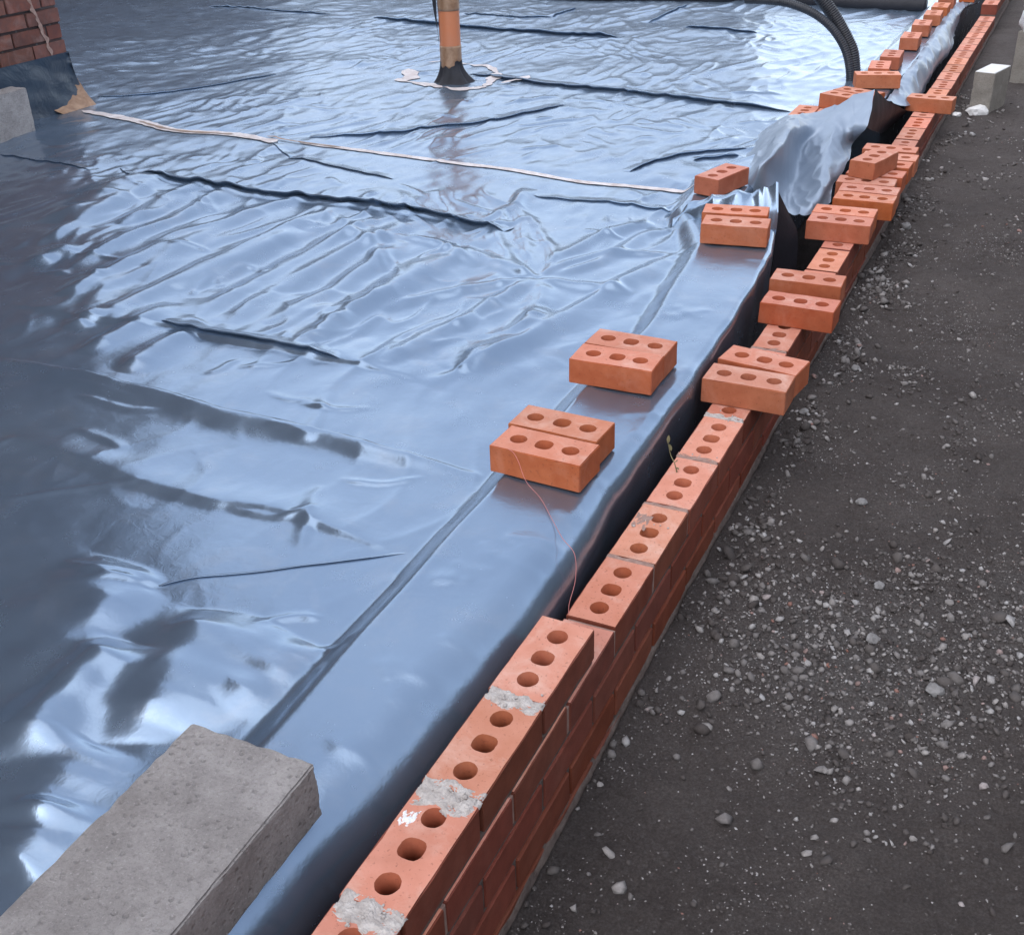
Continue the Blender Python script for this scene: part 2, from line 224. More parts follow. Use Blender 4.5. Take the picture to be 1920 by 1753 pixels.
def concrete_mat(name, c0, c1):
    m = NT(name)
    a = m.noise(5, 8, .7); c = m.mix(m.mapr(a, .3, .72, 0, 1), c0, c1)
    s = m.noise(140, 4, .75); c = m.mix(m.mapr(s, .5, .75, 0, .55), c, tuple(x * .45 for x in c0))
    bl = m.noise(14, 6, .7, dist=.5); c = m.mix(m.mapr(bl, .42, .7, 0, .5), c, tuple(x * .62 for x in c0))
    vp = m.n('ShaderNodeTexVoronoi'); vp.inputs['Scale'].default_value = 70; vp.inputs['Randomness'].default_value = 1; m.l(m.tc.outputs['Object'], vp.inputs['Vector']); pit = m.mapr(vp.outputs['Distance'], .12, .30, 0, 1); c = m.mix(m.mapr(vp.outputs['Distance'], .05, .16, .25, 0), c, tuple(x * .35 for x in c0))
    s2 = m.noise(230, 2, .6); c = m.mix(m.mapr(s2, .6, .8, 0, .4), c, tuple(min(1, x * 1.6) for x in c1))
    n = m.bump(m.noise(170, 5, .8), .006, .9); n = m.bump(pit, .003, .8, n); n = m.bump(m.noise(25, 5, .7), .006, .6, n)
    return m.out(c, .95, n, **{'Specular IOR Level': .2})
M_CONC = concrete_mat('concrete_block', (.28, .25, .235), (.47, .43, .41))
M_CONC2 = concrete_mat('weathered_concrete', (.28, .25, .215), (.40, .365, .32))

# damp proof sheet: dark blue polythene with a satin skin
m = NT('blue_polythene')
a = m.noise(1.6, 6, .6); c = m.mix(m.mapr(a, .3, .7, 0, 1), (.225, .305, .415), (.285, .37, .475))
d = m.noise(7, 9, .75, dist=.4); c = m.mix(m.mapr(d, .52, .8, 0, .45), c, (.42, .44, .48)); d2 = m.noise(55, 6, .8, dist=.6); c = m.mix(m.mapr(d2, .6, .78, 0, .15), c, (.55, .53, .52))
mp = m.n('ShaderNodeMapping'); mp.inputs['Scale'].default_value = (9, 2.6, 9); m.l(m.tc.outputs['Object'], mp.inputs['Vector'])
w1 = m.noise(1, 5, .55, mp.outputs[0], dist=.8)
n = m.bump(w1, .005, .12); n = m.bump(m.noise(28, 4, .6, dist=.5), .0016, .45, n)
rg = m.mapr(m.noise(11, 6, .7), .3, .7,   .19, .29)
M_SHEET = m.out(c, rg, n, **{'IOR': 1.55, 'Metallic': .78, 'Specular IOR Level': .85})
m = NT('smooth_polythene')
a = m.noise(5, 6, .6); c = m.mix(m.mapr(a, .3, .7, 0, 1), (.25, .305, .38), (.32, .38, .46))
n = m.bump(m.noise(14, 4, .6, dist=.8), .004, .4)
M_SHEET2 = m.out(c, .4, n, **{'IOR': 1.5, 'Metallic': .4, 'Specular IOR Level': .6})

m = NT('brown_gravel_earth')
a = m.noise(2.2, 8, .65); c = m.mix(m.mapr(a, .35, .68, 0, 1), (.080, .064, .058), (.155, .130, .118))
v = m.n('ShaderNodeTexVoronoi'); v.inputs['Scale'].default_value = 120; m.l(m.tc.outputs['Object'], v.inputs['Vector'])
vc = m.n('ShaderNodeRGBToBW'); m.l(v.outputs['Color'], vc.inputs[0])
c = m.mix(m.mapr(vc.outputs[0], .70, .95, 0, .3), c, (.20, .185, .175))
for px_, py_, pr_ in ((.52, .36, .34), (.86, .62, .26)):
    vd = m.n('ShaderNodeVectorMath', operation='DISTANCE'); m.l(m.tc.outputs['Object'], vd.inputs[0]); vd.inputs[1].default_value = (px_, py_, -.19)
    ma = m.n('ShaderNodeMath', operation='MULTIPLY'); m.l(m.mapr(vd.outputs['Value'], 0, pr_, 1, 0), ma.inputs[0]); m.l(m.mapr(m.noise(14, 8, .75), .4, .6, .1, .8), ma.inputs[1])
    c = m.mix(ma.outputs[0], c, (.24, .225, .215))
g = m.noise(60, 8, .8); c = m.mix(m.mapr(g, .45, .7, 0, .5), c, (.17, .15, .14)); g2 = m.noise(210, 4, .8); c = m.mix(m.mapr(g2, .42, .65, .55, 0), c, (.038, .030, .027)); g3 = m.noise(6, 8, .75, dist=.8); c = m.mix(m.mapr(g3, .5, .72, 0, .5), c, (.048, .038, .035))
n = m.bump(m.noise(90, 8, .8), .014, 1.0); n = m.bump(v.outputs['Distance'], .006, .5, n)
M_GROUND = m.out(c, .93, n, **{'Specular IOR Level': .25})
m = NT('gravel_stone')
gi = m.n('ShaderNodeNewGeometry')
c = m.ramp(gi.outputs['Random Per Island'], [(0, (.055, .044, .04)), (.45, (.11, .095, .088)), (.7, (.21, .19, .18)), (.88, (.34, .31, .29)), (.97, (.42, .40, .39)), (1, (.25, .11, .08))])
c = m.mix(m.mapr(m.noise(90, 5, .7), .4, .7, 0, .5), c, (.08, .07, .065))
M_STONE = m.out(c, .88, m.bump(m.noise(150, 4, .7), .002, .8), **{'Specular IOR Level': .3})

m = NT('orange_drain_plastic')
c = m.mix(m.mapr(m.noise(9, 6, .6), .4, .7, 0, .5), (.58, .19, .08), (.50, .20, .11))
M_PIPE = m.out(c, .42, m.bump(m.noise(60, 3), .0006, .4))
m = NT('brown_tape'); c = m.mix(m.mapr(m.noise(16, 6, .7, dist=.5), .35, .7, 0, 1), (.22, .115, .06), (.42, .26, .16))
M_BTAPE = m.out(c, .35, m.bump(m.noise(40, 5, .7, dist=1), .003, .7))
m = NT('pale_tape'); c = m.mix(m.mapr(m.noise(14, 7, .7, dist=.6), .35, .68, 0, 1), (.50, .40, .36), (.80, .74, .72))
M_WTAPE = m.out(c, .4, m.bump(m.noise(50, 5, .7, dist=1), .003, .7))
m = NT('wrapped_plastic'); M_UPSTAND = m.out(m.mix(m.mapr(m.noise(5, 6), .3, .7, 0, 1), (.015, .026, .045), (.03, .05, .075)), m.mapr(m.noise(8, 4), .3, .7, .3, .5), m.bump(m.noise(7, 5, .6, dist=.6), .02, .6), **{'IOR': 1.5})

# ------------------------------------------------------------------ ground
def wall_ground(y):
    return np.interp(y, [-2, -.5, -.06, .25, .6, 1, 2, 2.7, 3.6, 5.2, 6.5, 9], [-.25, -.25, -.24, -.215, -.21, -.20, -.19, -.17, -.15, -.11, -.085, -.06])
def ground_z(x, y):
    b = wall_ground(y) * (1 - .25 * sst(.1, 1.4, x))
    big = .012 * perlin(x * 1.7 + 3, y * 1.7) + .007 * perlin(x * 6, y * 6 + 9)
    fine = (.0045 * perlin(x * 24, y * 24) + .0028 * perlin(x * 60, y * 60)) * (np.abs(x) < 8)
    berm = .020 * np.exp(-((x - .19) / .07) ** 2) * sst(0.6, 1.4, y) * (1 - sst(4, 5, y)) * (.6 + perlin(x * 3, y * 3))
    z = b + big + fine + berm
    inner = sst(.098, .085, x) * sst(-9, -8.6, x) * sst(9.4, 9.0, y) * sst(-4, -3.5, y)
    return z * (1 - inner) + (-.42 + .01 * perlin(x * 9, y * 9)) * inner
xs = np.concatenate([-np.geomspace(200, 9.2, 24), np.linspace(-9, 0, 30), np.arange(.05, .106, .014), np.arange(.112, 2.1, .0085), np.linspace(2.12, 4, 60), np.geomspace(4.1, 200, 30)])
ys = np.concatenate([-np.geomspace(200, 3, 22), np.linspace(-2.9, -1.3, 20), np.arange(-1.28, 2.6, .0095), np.arange(2.62, 9.5, .02), np.geomspace(9.6, 300, 30)])
X, Y = np.meshgrid(xs, ys)
ground = link('ground', grid_mesh(np.stack([X, Y, ground_z(X, Y)], -1)), M_GROUND); tag(ground, kind='structure')

def icos():
    bm = bmesh.new(); bmesh.ops.create_icosphere(bm, subdivisions=1, radius=1)
    v = np.array([p.co[:] for p in bm.verts]); f = np.array([[q.index for q in p.verts] for p in bm.faces]); bm.free(); return v, f
IV, IF = icos()
OV = np.array([(1, 0, 0), (-1, 0, 0), (0, 1, 0), (0, -1, 0), (0, 0, 1.)]); OF = np.array([(0, 2, 4), (2, 1, 4), (1, 3, 4), (3, 0, 4)])
def stones(pos, size, name, flat=.65, sink=.38, IV=IV, IF=IF):
    n = len(pos); nv = len(IV)
    V = np.repeat(IV[None], n, 0) * (1 + rng.normal(0, .27, (n, nv, 1)))
    V *= np.stack([rng.uniform(.7, 1.3, n), rng.uniform(.7, 1.3, n), rng.uniform(flat - .2, flat + .25, n)], 1)[:, None]
    a = rng.random(n) * 6.28; c, s = np.cos(a)[:, None], np.sin(a)[:, None]
    x, y = V[..., 0] * c - V[..., 1] * s, V[..., 0] * s + V[..., 1] * c
    tl = rng.normal(0, .3, (n, 1)); z = V[..., 2] + x * tl
    V = np.stack([x, y, z], -1) * size[:, None, None] + pos[:, None]
    V[..., 2] += (size * (flat - sink))[:, None]
    F = (IF[None] + (np.arange(n) * nv)[:, None, None]).reshape(-1, 3)
    me = bpy.data.meshes.new(name); me.vertices.add(n * nv); me.vertices.foreach_set('co', V.reshape(-1).astype(np.float32))
    me.loops.add(F.size); me.loops.foreach_set('vertex_index', F.reshape(-1).astype(np.int32))
    me.polygons.add(len(F)); me.polygons.foreach_set('loop_start', (np.arange(len(F)) * 3).astype(np.int32)); me.polygons.foreach_set('loop_total', np.full(len(F), 3, np.int32))
    me.update(calc_edges=True); return me
N = 95000
sx = rng.uniform(.115, 1.9, N) ; sy = rng.uniform(-1.1, 5.5, N)
dens = -.05 + .7 * perlin(sx * 2.2 + 5, sy * 2.2 + 1) + .55 * perlin(sx * 6, sy * 6)
dens += 1.8 * np.exp(-(((sx - .50) / .20) ** 2 + ((sy - .34) / .24) ** 2)) + .6 * np.exp(-((sx - .19) / .06) ** 2) * (sy > .3) * (sy < 4.5)
dens += 1.1 * np.exp(-(((sx - .85) / .2) ** 2 + ((sy - .6) / .25) ** 2))
keep = rng.random(N) < np.clip(dens, .05, 1) * 1.0 * np.where(sy > 2.4, .6, 1)
sx, sy = sx[keep], sy[keep]
ss = np.clip(rng.lognormal(math.log(.0037), .48, len(sx)), .0018, .0145) * np.where(np.abs(sx - .2) < .08, 1.35, 1.0)
gr = link('gravel', stones(np.stack([sx, sy, ground_z(sx, sy)], 1), ss, 'gravel'), M_STONE)
N2 = 120000
tx = rng.uniform(.115, 1.5, N2); ty = rng.uniform(-1.0, 3.6, N2)
dn = .2 + .9 * perlin(tx * 3 + 5, ty * 3 + 1) + 1.0 * np.exp(-(((tx - .52) / .28) ** 2 + ((ty - .36) / .32) ** 2)) + .5 * np.exp(-((tx - .19) / .06) ** 2) + .7 * np.exp(-(((tx - .86) / .25) ** 2 + ((ty - .62) / .3) ** 2))
kp = rng.random(N2) < np.clip(dn, .08, 1) * .9; tx, ty = tx[kp], ty[kp]
fines = link('grit', stones(np.stack([tx, ty, ground_z(tx, ty)], 1), rng.uniform(.0009, .0026, len(tx)) , 'grit', .8, .8, OV, OF), M_STONE)
tag(fines, 'fine crushed grit strewn over the dark earth beside the wall', 'grit', kind='stuff')
tag(gr, 'grey and buff loose gravel scattered over the dark earth beside the wall', 'gravel', kind='stuff')

# ------------------------------------------------------------------ bricks
BL_, BW_, BH_ = .215, .1025, .065
def brick_mesh(seed, holes=True, name='brick'):
    r = random.Random(seed); bm = bmesh.new()
    L, W, H = BL_ / 2, BW_ / 2, BH_
    NS = 20
    if holes:
        cx = [-.063 + r.uniform(-.002, .002), r.uniform(-.002, .002), .063 + r.uniform(-.002, .002)]
        bounds = [-L, -.0315, .0315, L]
        def ring(c, z, k):
            out = []
            for s in range(NS):
                a = 2 * math.pi * s / NS
                rx, ry = (.0195, .0185) if k != 1 else (.0205, .0205)
                q = 1 + (.05 * math.cos(4 * a) * -1 if k == 1 else 0) + r.uniform(-.02, .02)
                out.append(bm.verts.new((c + rx * q * math.cos(a), ry * q * math.sin(a), z)))
            return out
        edge = {}
        def ev(x, y, z):
            key = (round(x, 5), round(y, 5), round(z, 5))
            if key not in edge: edge[key] = bm.verts.new((x, y, z))
            return edge[key]
        for k in range(3):
            x0, x1 = bounds[k], bounds[k + 1]; xm = cx[k]
            per = {}
            rings = []
            for z in (0, H):
                rg_ = ring(cx[k], z, k); rings.append(rg_)
                # outer loop of NS points on the rectangle
                outer = []
                for s in range(NS):
                    a = 2 * math.pi * s / NS; c, sn = math.cos(a), math.sin(a)
                    side = [0, 5, 10, 15]
                    # map: 20 points; corners at s = 2.5 -> use fixed table
                    t = s / NS * 8
                    P = [(x1, 0), (x1, W), (xm, W), (x0, W), (x0, 0), (x0, -W), (xm, -W), (x1, -W), (x1, 0)]
                    outer.append(None)
                tbl = [(x1, 0), (x1, W), (xm, W), (x0, W), (x0, 0), (x0, -W), (xm, -W), (x1, -W)]
                ov = [ev(px, py, z) for px, py in tbl]
                idx = [round(q * NS / 8 + 1e-6) for q in range(9)]
                for q in range(8):
                    arc = [rg_[j % NS] for j in range(idx[q], idx[q + 1] + 1)]
                    poly = [ov[q], ov[(q + 1) % 8]] + arc[::-1]
                    f = bm.faces.new(poly if z > 0 else poly[::-1]); f.material_index = 1
            a, b = rings
            for s in range(NS):
                f = bm.faces.new((a[s], b[s], b[(s + 1) % NS], a[(s + 1) % NS])); f.material_index = 2; f.smooth = True
        # outer sides
        for sgn in (1, -1):
            xsn = sorted({k[0] for k in edge if abs(abs(k[1]) - W) < 1e-4})
            for i in range(len(xsn) - 1):
                v = [ev(xsn[i], sgn * W, 0), ev(xsn[i + 1], sgn * W, 0), ev(xsn[i + 1], sgn * W, H), ev(xsn[i], sgn * W, H)]
                bm.faces.new(v if sgn < 0 else v[::-1])
            for y0, y1 in ((-W, 0), (0, W)):
                v = [ev(sgn * L, y0, 0), ev(sgn * L, y1, 0), ev(sgn * L, y1, H), ev(sgn * L, y0, H)]
                bm.faces.new(v if sgn > 0 else v[::-1])
    else:
        bmesh.ops.create_cube(bm, size=1)
        for v in bm.verts: v.co = Vector((v.co.x * BL_, v.co.y * BW_, (v.co.z + .5) * BH_))
    bm.normal_update()
    be = [e for e in bm.edges if len(e.link_faces) == 2 and e.link_faces[0].normal.angle(e.link_faces[1].normal, 0) > 1.2
          and all(f.material_index != 2 for f in e.link_faces)]
    bmesh.ops.bevel(bm, geom=be, offset=.0018, segments=2, affect='EDGES', clamp_overlap=True)
    for v in bm.verts:
        onedge = (abs(abs(v.co.x) - L) < .003) + (abs(abs(v.co.y) - W) < .003) + (min(v.co.z, H - v.co.z) < .003)
        if onedge >= 2:
            v.co += Vector((r.uniform(-1, 1), r.uniform(-1, 1), r.uniform(-1, 1))) * .0005
            if r.random() < .10: v.co += Vector((-v.co.x * .02, -v.co.y * .03, (H / 2 - v.co.z) * .05)) * r.random()
    me = bm_mesh(bm, name=name); return me
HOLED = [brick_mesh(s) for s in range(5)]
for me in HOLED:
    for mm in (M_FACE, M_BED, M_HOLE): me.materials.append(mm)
HOLED_W = [brick_mesh(s + 20) for s in range(5)]            # laid in the wall: outer faces darkened, shade put into the colour
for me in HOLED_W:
    for mm in (M_SHADED, M_BED, M_HOLE): me.materials.append(mm)
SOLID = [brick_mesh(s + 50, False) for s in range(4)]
for me in SOLID: me.materials.append(M_SHADED)

# the half-built outer wall
Y0, PITCH = 0.0, .2248
wall = empty('brick_wall', (.05, 0, wall_ground(0)))
tag(wall, 'low half-built red brick wall running along the trench beside the plastic sheet', 'brick wall')
def put(name, me, x, y, z, rz, parent=None, rx=0, ry=0):
    o = bpy.data.objects.new(name, me); COL.objects.link(o)
    o.location = (x, y, z); o.rotation_euler = (rx, ry, rz)
    if parent:
        o.parent = parent; o.matrix_parent_inverse = Matrix.Translation(-Vector(parent.location))
    return o
WX = BW_ / 2
HP = math.pi / 2
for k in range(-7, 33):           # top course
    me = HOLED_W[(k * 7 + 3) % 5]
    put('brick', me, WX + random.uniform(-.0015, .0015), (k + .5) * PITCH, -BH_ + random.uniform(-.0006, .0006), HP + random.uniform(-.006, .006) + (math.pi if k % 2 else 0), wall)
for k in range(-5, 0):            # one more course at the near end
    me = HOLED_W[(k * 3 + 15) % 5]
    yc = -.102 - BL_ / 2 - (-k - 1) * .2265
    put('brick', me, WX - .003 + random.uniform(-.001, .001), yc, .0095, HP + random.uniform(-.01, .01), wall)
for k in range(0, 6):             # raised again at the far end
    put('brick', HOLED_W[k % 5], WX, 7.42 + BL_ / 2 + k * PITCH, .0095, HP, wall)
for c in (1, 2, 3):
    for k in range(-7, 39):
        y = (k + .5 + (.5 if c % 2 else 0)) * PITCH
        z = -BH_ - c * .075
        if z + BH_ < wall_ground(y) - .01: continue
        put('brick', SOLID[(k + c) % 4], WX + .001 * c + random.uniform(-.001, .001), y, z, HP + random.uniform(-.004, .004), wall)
bm = bmesh.new()
def bmbox(bm, x0, x1, y0, y1, z0, z1):
    r = bmesh.ops.create_cube(bm, size=1)
    for v in r['verts']: v.co = Vector((x0 + (v.co.x + .5) * (x1 - x0), y0 + (v.co.y + .5) * (y1 - y0), z0 + (v.co.z + .5) * (z1 - z0)))
for c in range(0, 4):
    bmbox(bm, .006, BW_ - .004, -1.6, 8.7, -BH_ - c * .075 - .0102, -BH_ - c * .075 + .0003)
bmbox(bm, .006, BW_ - .006, -1.3, -.104, -.001, .0100)
bmbox(bm, .006, BW_ - .006, 7.42, 8.7, -.001, .0100)
for c in range(1, 4):
    for k in range(-7, 39):
        y = (k + 1 + (.5 if c % 2 else 0)) * PITCH; z = -BH_ - c * .075
        if z + BH_ > wall_ground(y) - .02: bmbox(bm, .006, BW_ - .003, y - .006, y + .006, z, z + BH_)
o = link('bed_mortar', bm_mesh(bm), M_DMORTAR, wall); o.matrix_parent_inverse = Matrix.Translation(-wall.location); tag(o, kind='stuff')
bm = bmesh.new()
for k in range(-7, 33):
    y = (k + 1) * PITCH; bmbox(bm, .005, BW_ - .003, y - .0055, y + .0055, -BH_ + .0005, -.0035 - random.random() * .004)
o = link('joint_mortar', bm_mesh(bm), M_JOINT, wall); o.matrix_parent_inverse = Matrix.Translation(-wall.location); tag(o, kind='stuff')
# lumps of mortar left on the joints of the top bricks
def smear(cx, cy, z, lx, ly, h, seed, edge=.5):
    n, mm = 80, 50
    u, v = np.meshgrid(np.linspace(-1, 1, n), np.linspace(-1, 1, mm))
    X = cx + u * lx; Yy = cy + v * ly + .010 * perlin(u * 1.5 + seed, v * 0 + seed * .7)
    r = 1 - np.maximum(np.abs(u) ** 4, np.abs(v) ** 2)
    h_ = h * (np.clip(r, 0, 1) ** .5) * (1 + .5 * perlin(u * 3 + seed, v * 2)) - h * edge + h * .8 * perlin(u * 2 + seed * 3, v * 1.6 + 7) - h * .25 * (r < .02) + h * .35 * perlin(u * 11 + seed, v * 7) + h * .2 * perlin(u * 25 + seed, v * 15)
    return grid_mesh(np.stack([X, Yy, z + h_], -1))
for (y, z, ly, h, mt) in ((-.330, .0745, .021, .0050, M_MORTAR), (-.5565, .0745, .029, .0062, M_MORTAR), (-.783, .0745, .025, .0050, M_MORTAR), (-1.01, .0745, .02, .003, M_MORTAR),
                      (.905, -.001, .012, .003, M_MORTAR), (.68, -.001, .010, .0022, M_JOINT), (.4495, -.001, .008, .0018, M_JOINT), (.2248, -.001, .009, .0018, M_JOINT), (1.352, -.001, .010, .002, M_JOINT)):
    o = link('mortar_smear', smear(WX - .003, y, z, .050, ly, h, y * 13), mt, wall); o.matrix_parent_inverse = Matrix.Translation(-wall.location)
o = link('mortar_smear', smear(.014, -.615, .0745, .012, .014, .003, 3), M_BAG, wall); o.matrix_parent_inverse = Matrix.Translation(-wall.location)
o = link('mortar_smear', smear(.020, .375, -.0005, .018, .030, .0015, 9), M_JOINT, wall); o.matrix_parent_inverse = Matrix.Translation(-wall.location)
cp = []
for (y, z, nn_) in ((-.330, .0745, 26), (-.5565, .0745, 40), (-.783, .0745, 36), (.905, -.001, 14), (.68, -.001, 10), (.375, -.001, 8)):
    for _ in range(nn_): cp.append((WX + random.gauss(0, .026), y + random.gauss(0, .017), z + .001))
def in_hole(x_, y_, z_):
    ys_ = ([-.2095 - k * .2265 + d for k in range(5) for d in (-.063, 0, .063)] if z_ > .05 else [(k + .5) * PITCH + d for k in range(0, 6) for d in (-.063, 0, .063)])
    return any(math.hypot(x_ - WX, y_ - q) < .024 for q in ys_)
cp = np.array([p_ for p_ in cp if .004 < p_[0] < .098 and not in_hole(*p_)])
o = link('mortar_crumbs', stones(cp, rng.uniform(.0010, .0032, len(cp)), 'crumbs', .8, .5), M_MORTAR, wall); o.matrix_parent_inverse = Matrix.Translation(-wall.location); tag(o, kind='stuff')
# rough concrete edge at the foot of the wall
yy = np.arange(-1.4, 8.6, .02); prof = np.linspace(0, 1, 9)
P = np.zeros((len(yy), 9, 3)); gz = wall_ground(yy)
top = gz + .012 + .012 * perlin(yy * 1.3, yy * 0 + 2) + .02 * sst(2.2, 3, yy) * (1 - sst(4.4, 5.2, yy))
for j, t in enumerate(prof):
    P[:, j, 0] = .098 + .017 * t ** .7 + .003 * perlin(yy * 20, yy * 0 + j * .6)
    P[:, j, 1] = yy
    P[:, j, 2] = top - .05 * t ** 2.2 + .004 * perlin(yy * 16 + 5, yy * 0 + j * .5)
o = link('footing', grid_mesh(P), M_DMORTAR, wall); o.matrix_parent_inverse = Matrix.Translation(-wall.location)

# ------------------------------------------------------------------ plastic sheet
def xe(y): return np.interp(y, [-1.8, -.72, -.53, -.33, -.09, .15, .4, .7, 1.0, 1.5, 1.94, 2.15, 2.23, 4.05, 4.3, 9.5], [-.075, -.064, -.035, -.026, -.020, -.024, -.041, -.043, -.046, -.064, -.093, -.135, -.34, -.33, -.13, -.12])
def xl(y): return np.interp(y, [-1.8, .3, 1.3, 1.93, 2.3, 2.8, 3.3, 3.7, 4.1, 4.4, 9.5], [-.265, -.282, -.268, -.34, -.52, -.56, -.36, -.2, -.2, -.32, -.32])
def polydist(X, Y, pts):
    best = np.full(X.shape, 9.); sign = np.zeros(X.shape); par = np.zeros(X.shape)
    pts = np.asarray(pts); seg = np.diff(pts, axis=0); ln = np.linalg.norm(seg, axis=1); cum = np.concatenate([[0], np.cumsum(ln)])
    for i in range(len(seg)):
        d = seg[i] / ln[i]; rx, ry = X - pts[i, 0], Y - pts[i, 1]
        t = np.clip(rx * d[0] + ry * d[1], 0, ln[i]); qx, qy = rx - t * d[0], ry - t * d[1]
        dist = np.hypot(qx, qy); m_ = dist < best
        best = np.where(m_, dist, best); sign = np.where(m_, np.sign(d[0] * ry - d[1] * rx), sign); par = np.where(m_, (cum[i] + t) / cum[-1], par)
    return best, sign, par
CRINK = []
_r = random.Random(5)
for _ in range(120):
    x0, y0 = _r.uniform(-3.3, -.5), _r.uniform(-.2, 4.5)
    a = _r.choice([1.45, 1.6, .15, -.25, 2.2, .8]) + _r.uniform(-.35, .35); L_ = _r.uniform(.07, .34)
    p = [(x0 + L_ * t * math.cos(a) + _r.uniform(-.012, .012), y0 + L_ * t * math.sin(a) + _r.uniform(-.012, .012)) for t in (0, .35, .7, 1)]
    w = _r.uniform(.009, .018); CRINK.append((p, w * .45 * _r.uniform(.5, 1), w * _r.uniform(.8, 2), w))
for _ in range(34):      # small crinkles across the raised margin
    x0, y0 = _r.uniform(-.27, -.07), _r.uniform(-.6, 2.0); a = _r.uniform(-.9, .9); L_ = _r.uniform(.05, .16)
    p = [(x0 + L_ * t * math.cos(a), y0 + L_ * t * math.sin(a) + _r.uniform(-.01, .01)) for t in (0, .5, 1)]
    w = _r.uniform(.010, .02); CRINK.append((p, w * .12, w * 1.6, w))
def sheet_z(X, Y, detail=True):
    """height of the sheet at plan position (flat part)"""
    X = np.asarray(X, float); Y = np.asarray(Y, float)
    L_ = xl(Y) + .008 * perlin(Y * 3, Y * 0 + 4)
    led = X - L_; led = np.clip((led + .062) / .07, 0, 1); led = led + .06 * np.sin(2 * np.pi * led) * -1
    z = .028 + .049 * led + .004 * np.exp(-((X - L_ - .012) / .018) ** 2)
    z += (.006 * perlin(X * 1.6, Y * 1.6) + .0035 * perlin(X * 4.5 + 7, Y * 3)) * (1 - led * .75)
    z += .0022 * perlin(X * 14, Y * 8) * (1 - .5 * led)
    mask = sst(-.15, .5, perlin(X * 1.1 + 2, Y * .9 + 5)) * (1 - led)
    wx = X + .10 * perlin(X * 2, Y * 2 + 3); wy = Y + .1 * perlin(X * 2 + 9, Y * 2)
    r = 1 - np.abs(perlin(wx * 6.5, wy * 1.8)) * 2
    z += .009 * np.clip(r, 0, 1) ** 2 * mask * np.where(Y > .3, 1, .6)
    r = 1 - np.abs(perlin(wx * 8 + wy * 3.5, wy * 4.5 - wx * 1.2 + 4)) * 2.2
    z += .005 * np.clip(r, 0, 1) ** 2 * sst(0, .4, perlin(X * 1.4 + 8, Y * 1.2)) * (1 - led)
    farm = sst(2.3, 3.2, Y) * (1 - led); mask2 = sst(-.2, .35, perlin(X * .8 + 31, Y * .6 + 17))
    r = 1 - np.abs(perlin(wx * 5.5 + 3 + wy * .8, wy * 1.3)) * 2.4
    z += .0055 * np.clip(r, 0, 1) ** 1.7 * farm * (.3 + .7 * mask2)
    ax = X + .09 * perlin(X * 2.3 + 4, Y * 2.3) + .03 * perlin(X * 7, Y * 7 + 2); ay = Y + .12 * perlin(X * 2.3, Y * 2.3 + 8) + .03 * perlin(X * 7 + 5, Y * 7)
    f1 = facet(ax * 4.6 + ay * 1.1, ay * 2.0 - ax * .5); f2 = facet(ax * 10 - ay * 3 + 30, ay * 6 + ax * 2.5); f3 = facet(ax * 21 + ay * 6 + 11, ay * 13 - ax * 5)
    mk = sst(-.25, .35, perlin(X * .9 + 12, Y * .8 + 3)); mk2 = sst(-.1, .4, perlin(X * 1.7 + 22, Y * 1.5 + 13))
    z += (.0075 * f1 * (.35 + .65 * mk) + .0034 * f2 * mk2 + .0016 * f3 * mk2 * sst(4, 2.5, Y)) * (1 - .92 * led) * (1 - .45 * sst(2.6, 3.6, Y)) + .0012 * f2 * led
    near = 1 - .6 * sst(.9, .2, Y) - .24 * sst(.2, -.2, Y)
    sp_ = np.array(tape[0] + tape[1]); bx = (X > -4.4) & (X < -.5) & (Y > 2.2) & (Y < 3.4)
    if bx.any():
        d_, _s, _t = polydist(X[bx], Y[bx], catmull(sp_, 60)); nb = np.ones_like(z); nb[bx] = 1 - .85 * np.exp(-(d_ / .07) ** 2)
        near = near * nb
    z = .028 + .049 * led + (z - .028 - .049 * led) * near
    if detail:
        for pts, amp, wl, wr in CR + CRINK:
            pts = np.array(pts); pad = 3 * max(wl, wr)
            lo, hi = pts.min(0) - pad, pts.max(0) + pad
            bx = (X > lo[0]) & (X < hi[0]) & (Y > lo[1]) & (Y < hi[1])
            if not bx.any(): continue
            n = max(12, int(len(pts) * 5)); pp = catmull(pts, n)
            px, py = X[bx], Y[bx]
            jx = px + .010 * perlin(px * 5, py * 5 + 3); jy = py + .010 * perlin(px * 5 + 5, py * 5)
            if min(wl, wr) < .01: jx, jy = px, py
            d, s, t = polydist(jx, jy, pp)
            w = np.where(s > 0, wl, wr) * (.75 + .25 * np.sin(np.pi * t))
            h = amp * np.exp(-(d / w) ** 2) * np.clip(np.sin(np.pi * np.clip(t, 0, 1)) * 1.7, 0, 1) ** .8
            h *= min(1.7, (.45 if wr < .045 else .36) * wr / amp) if amp > .006 else 1; h *= 1 + .3 * perlin(t * 4 + pts[0, 0] * 10, t * 0)
            z[bx] += h
    return z
def seq(a, b, s0, s1):
    out = [a]
    n = 0
    while out[-1] < b:
        f = (out[-1] - a) / (b - a); out.append(out[-1] + s0 + (s1 - s0) * f)
    return np.array(out[:-1] + [b])
us = np.concatenate([-seq(0, 1.6, .0065, .0085)[1:], -seq(1.6, 3.9, .0085, .018)[1:], -seq(3.9, 9, .03, .12)[1:]])[::-1]
us = np.concatenate([us, [0]])
ysn = np.concatenate([seq(-1.7, -.9, .03, .008)[:-1], seq(-.9, 2.6, .0065, .0085)[:-1], seq(2.6, 5.2, .0085, .015)[:-1], seq(5.2, 9.5, .015, .03)])
rad = np.interp(ysn, [-1.7, -.3, .1, .5, 1.0, 1.6, 9], [.13, .115, .08, .05, .034, .018, .016])
E_ = xe(ysn) + .004 * perlin(ysn * 7, ysn * 0)
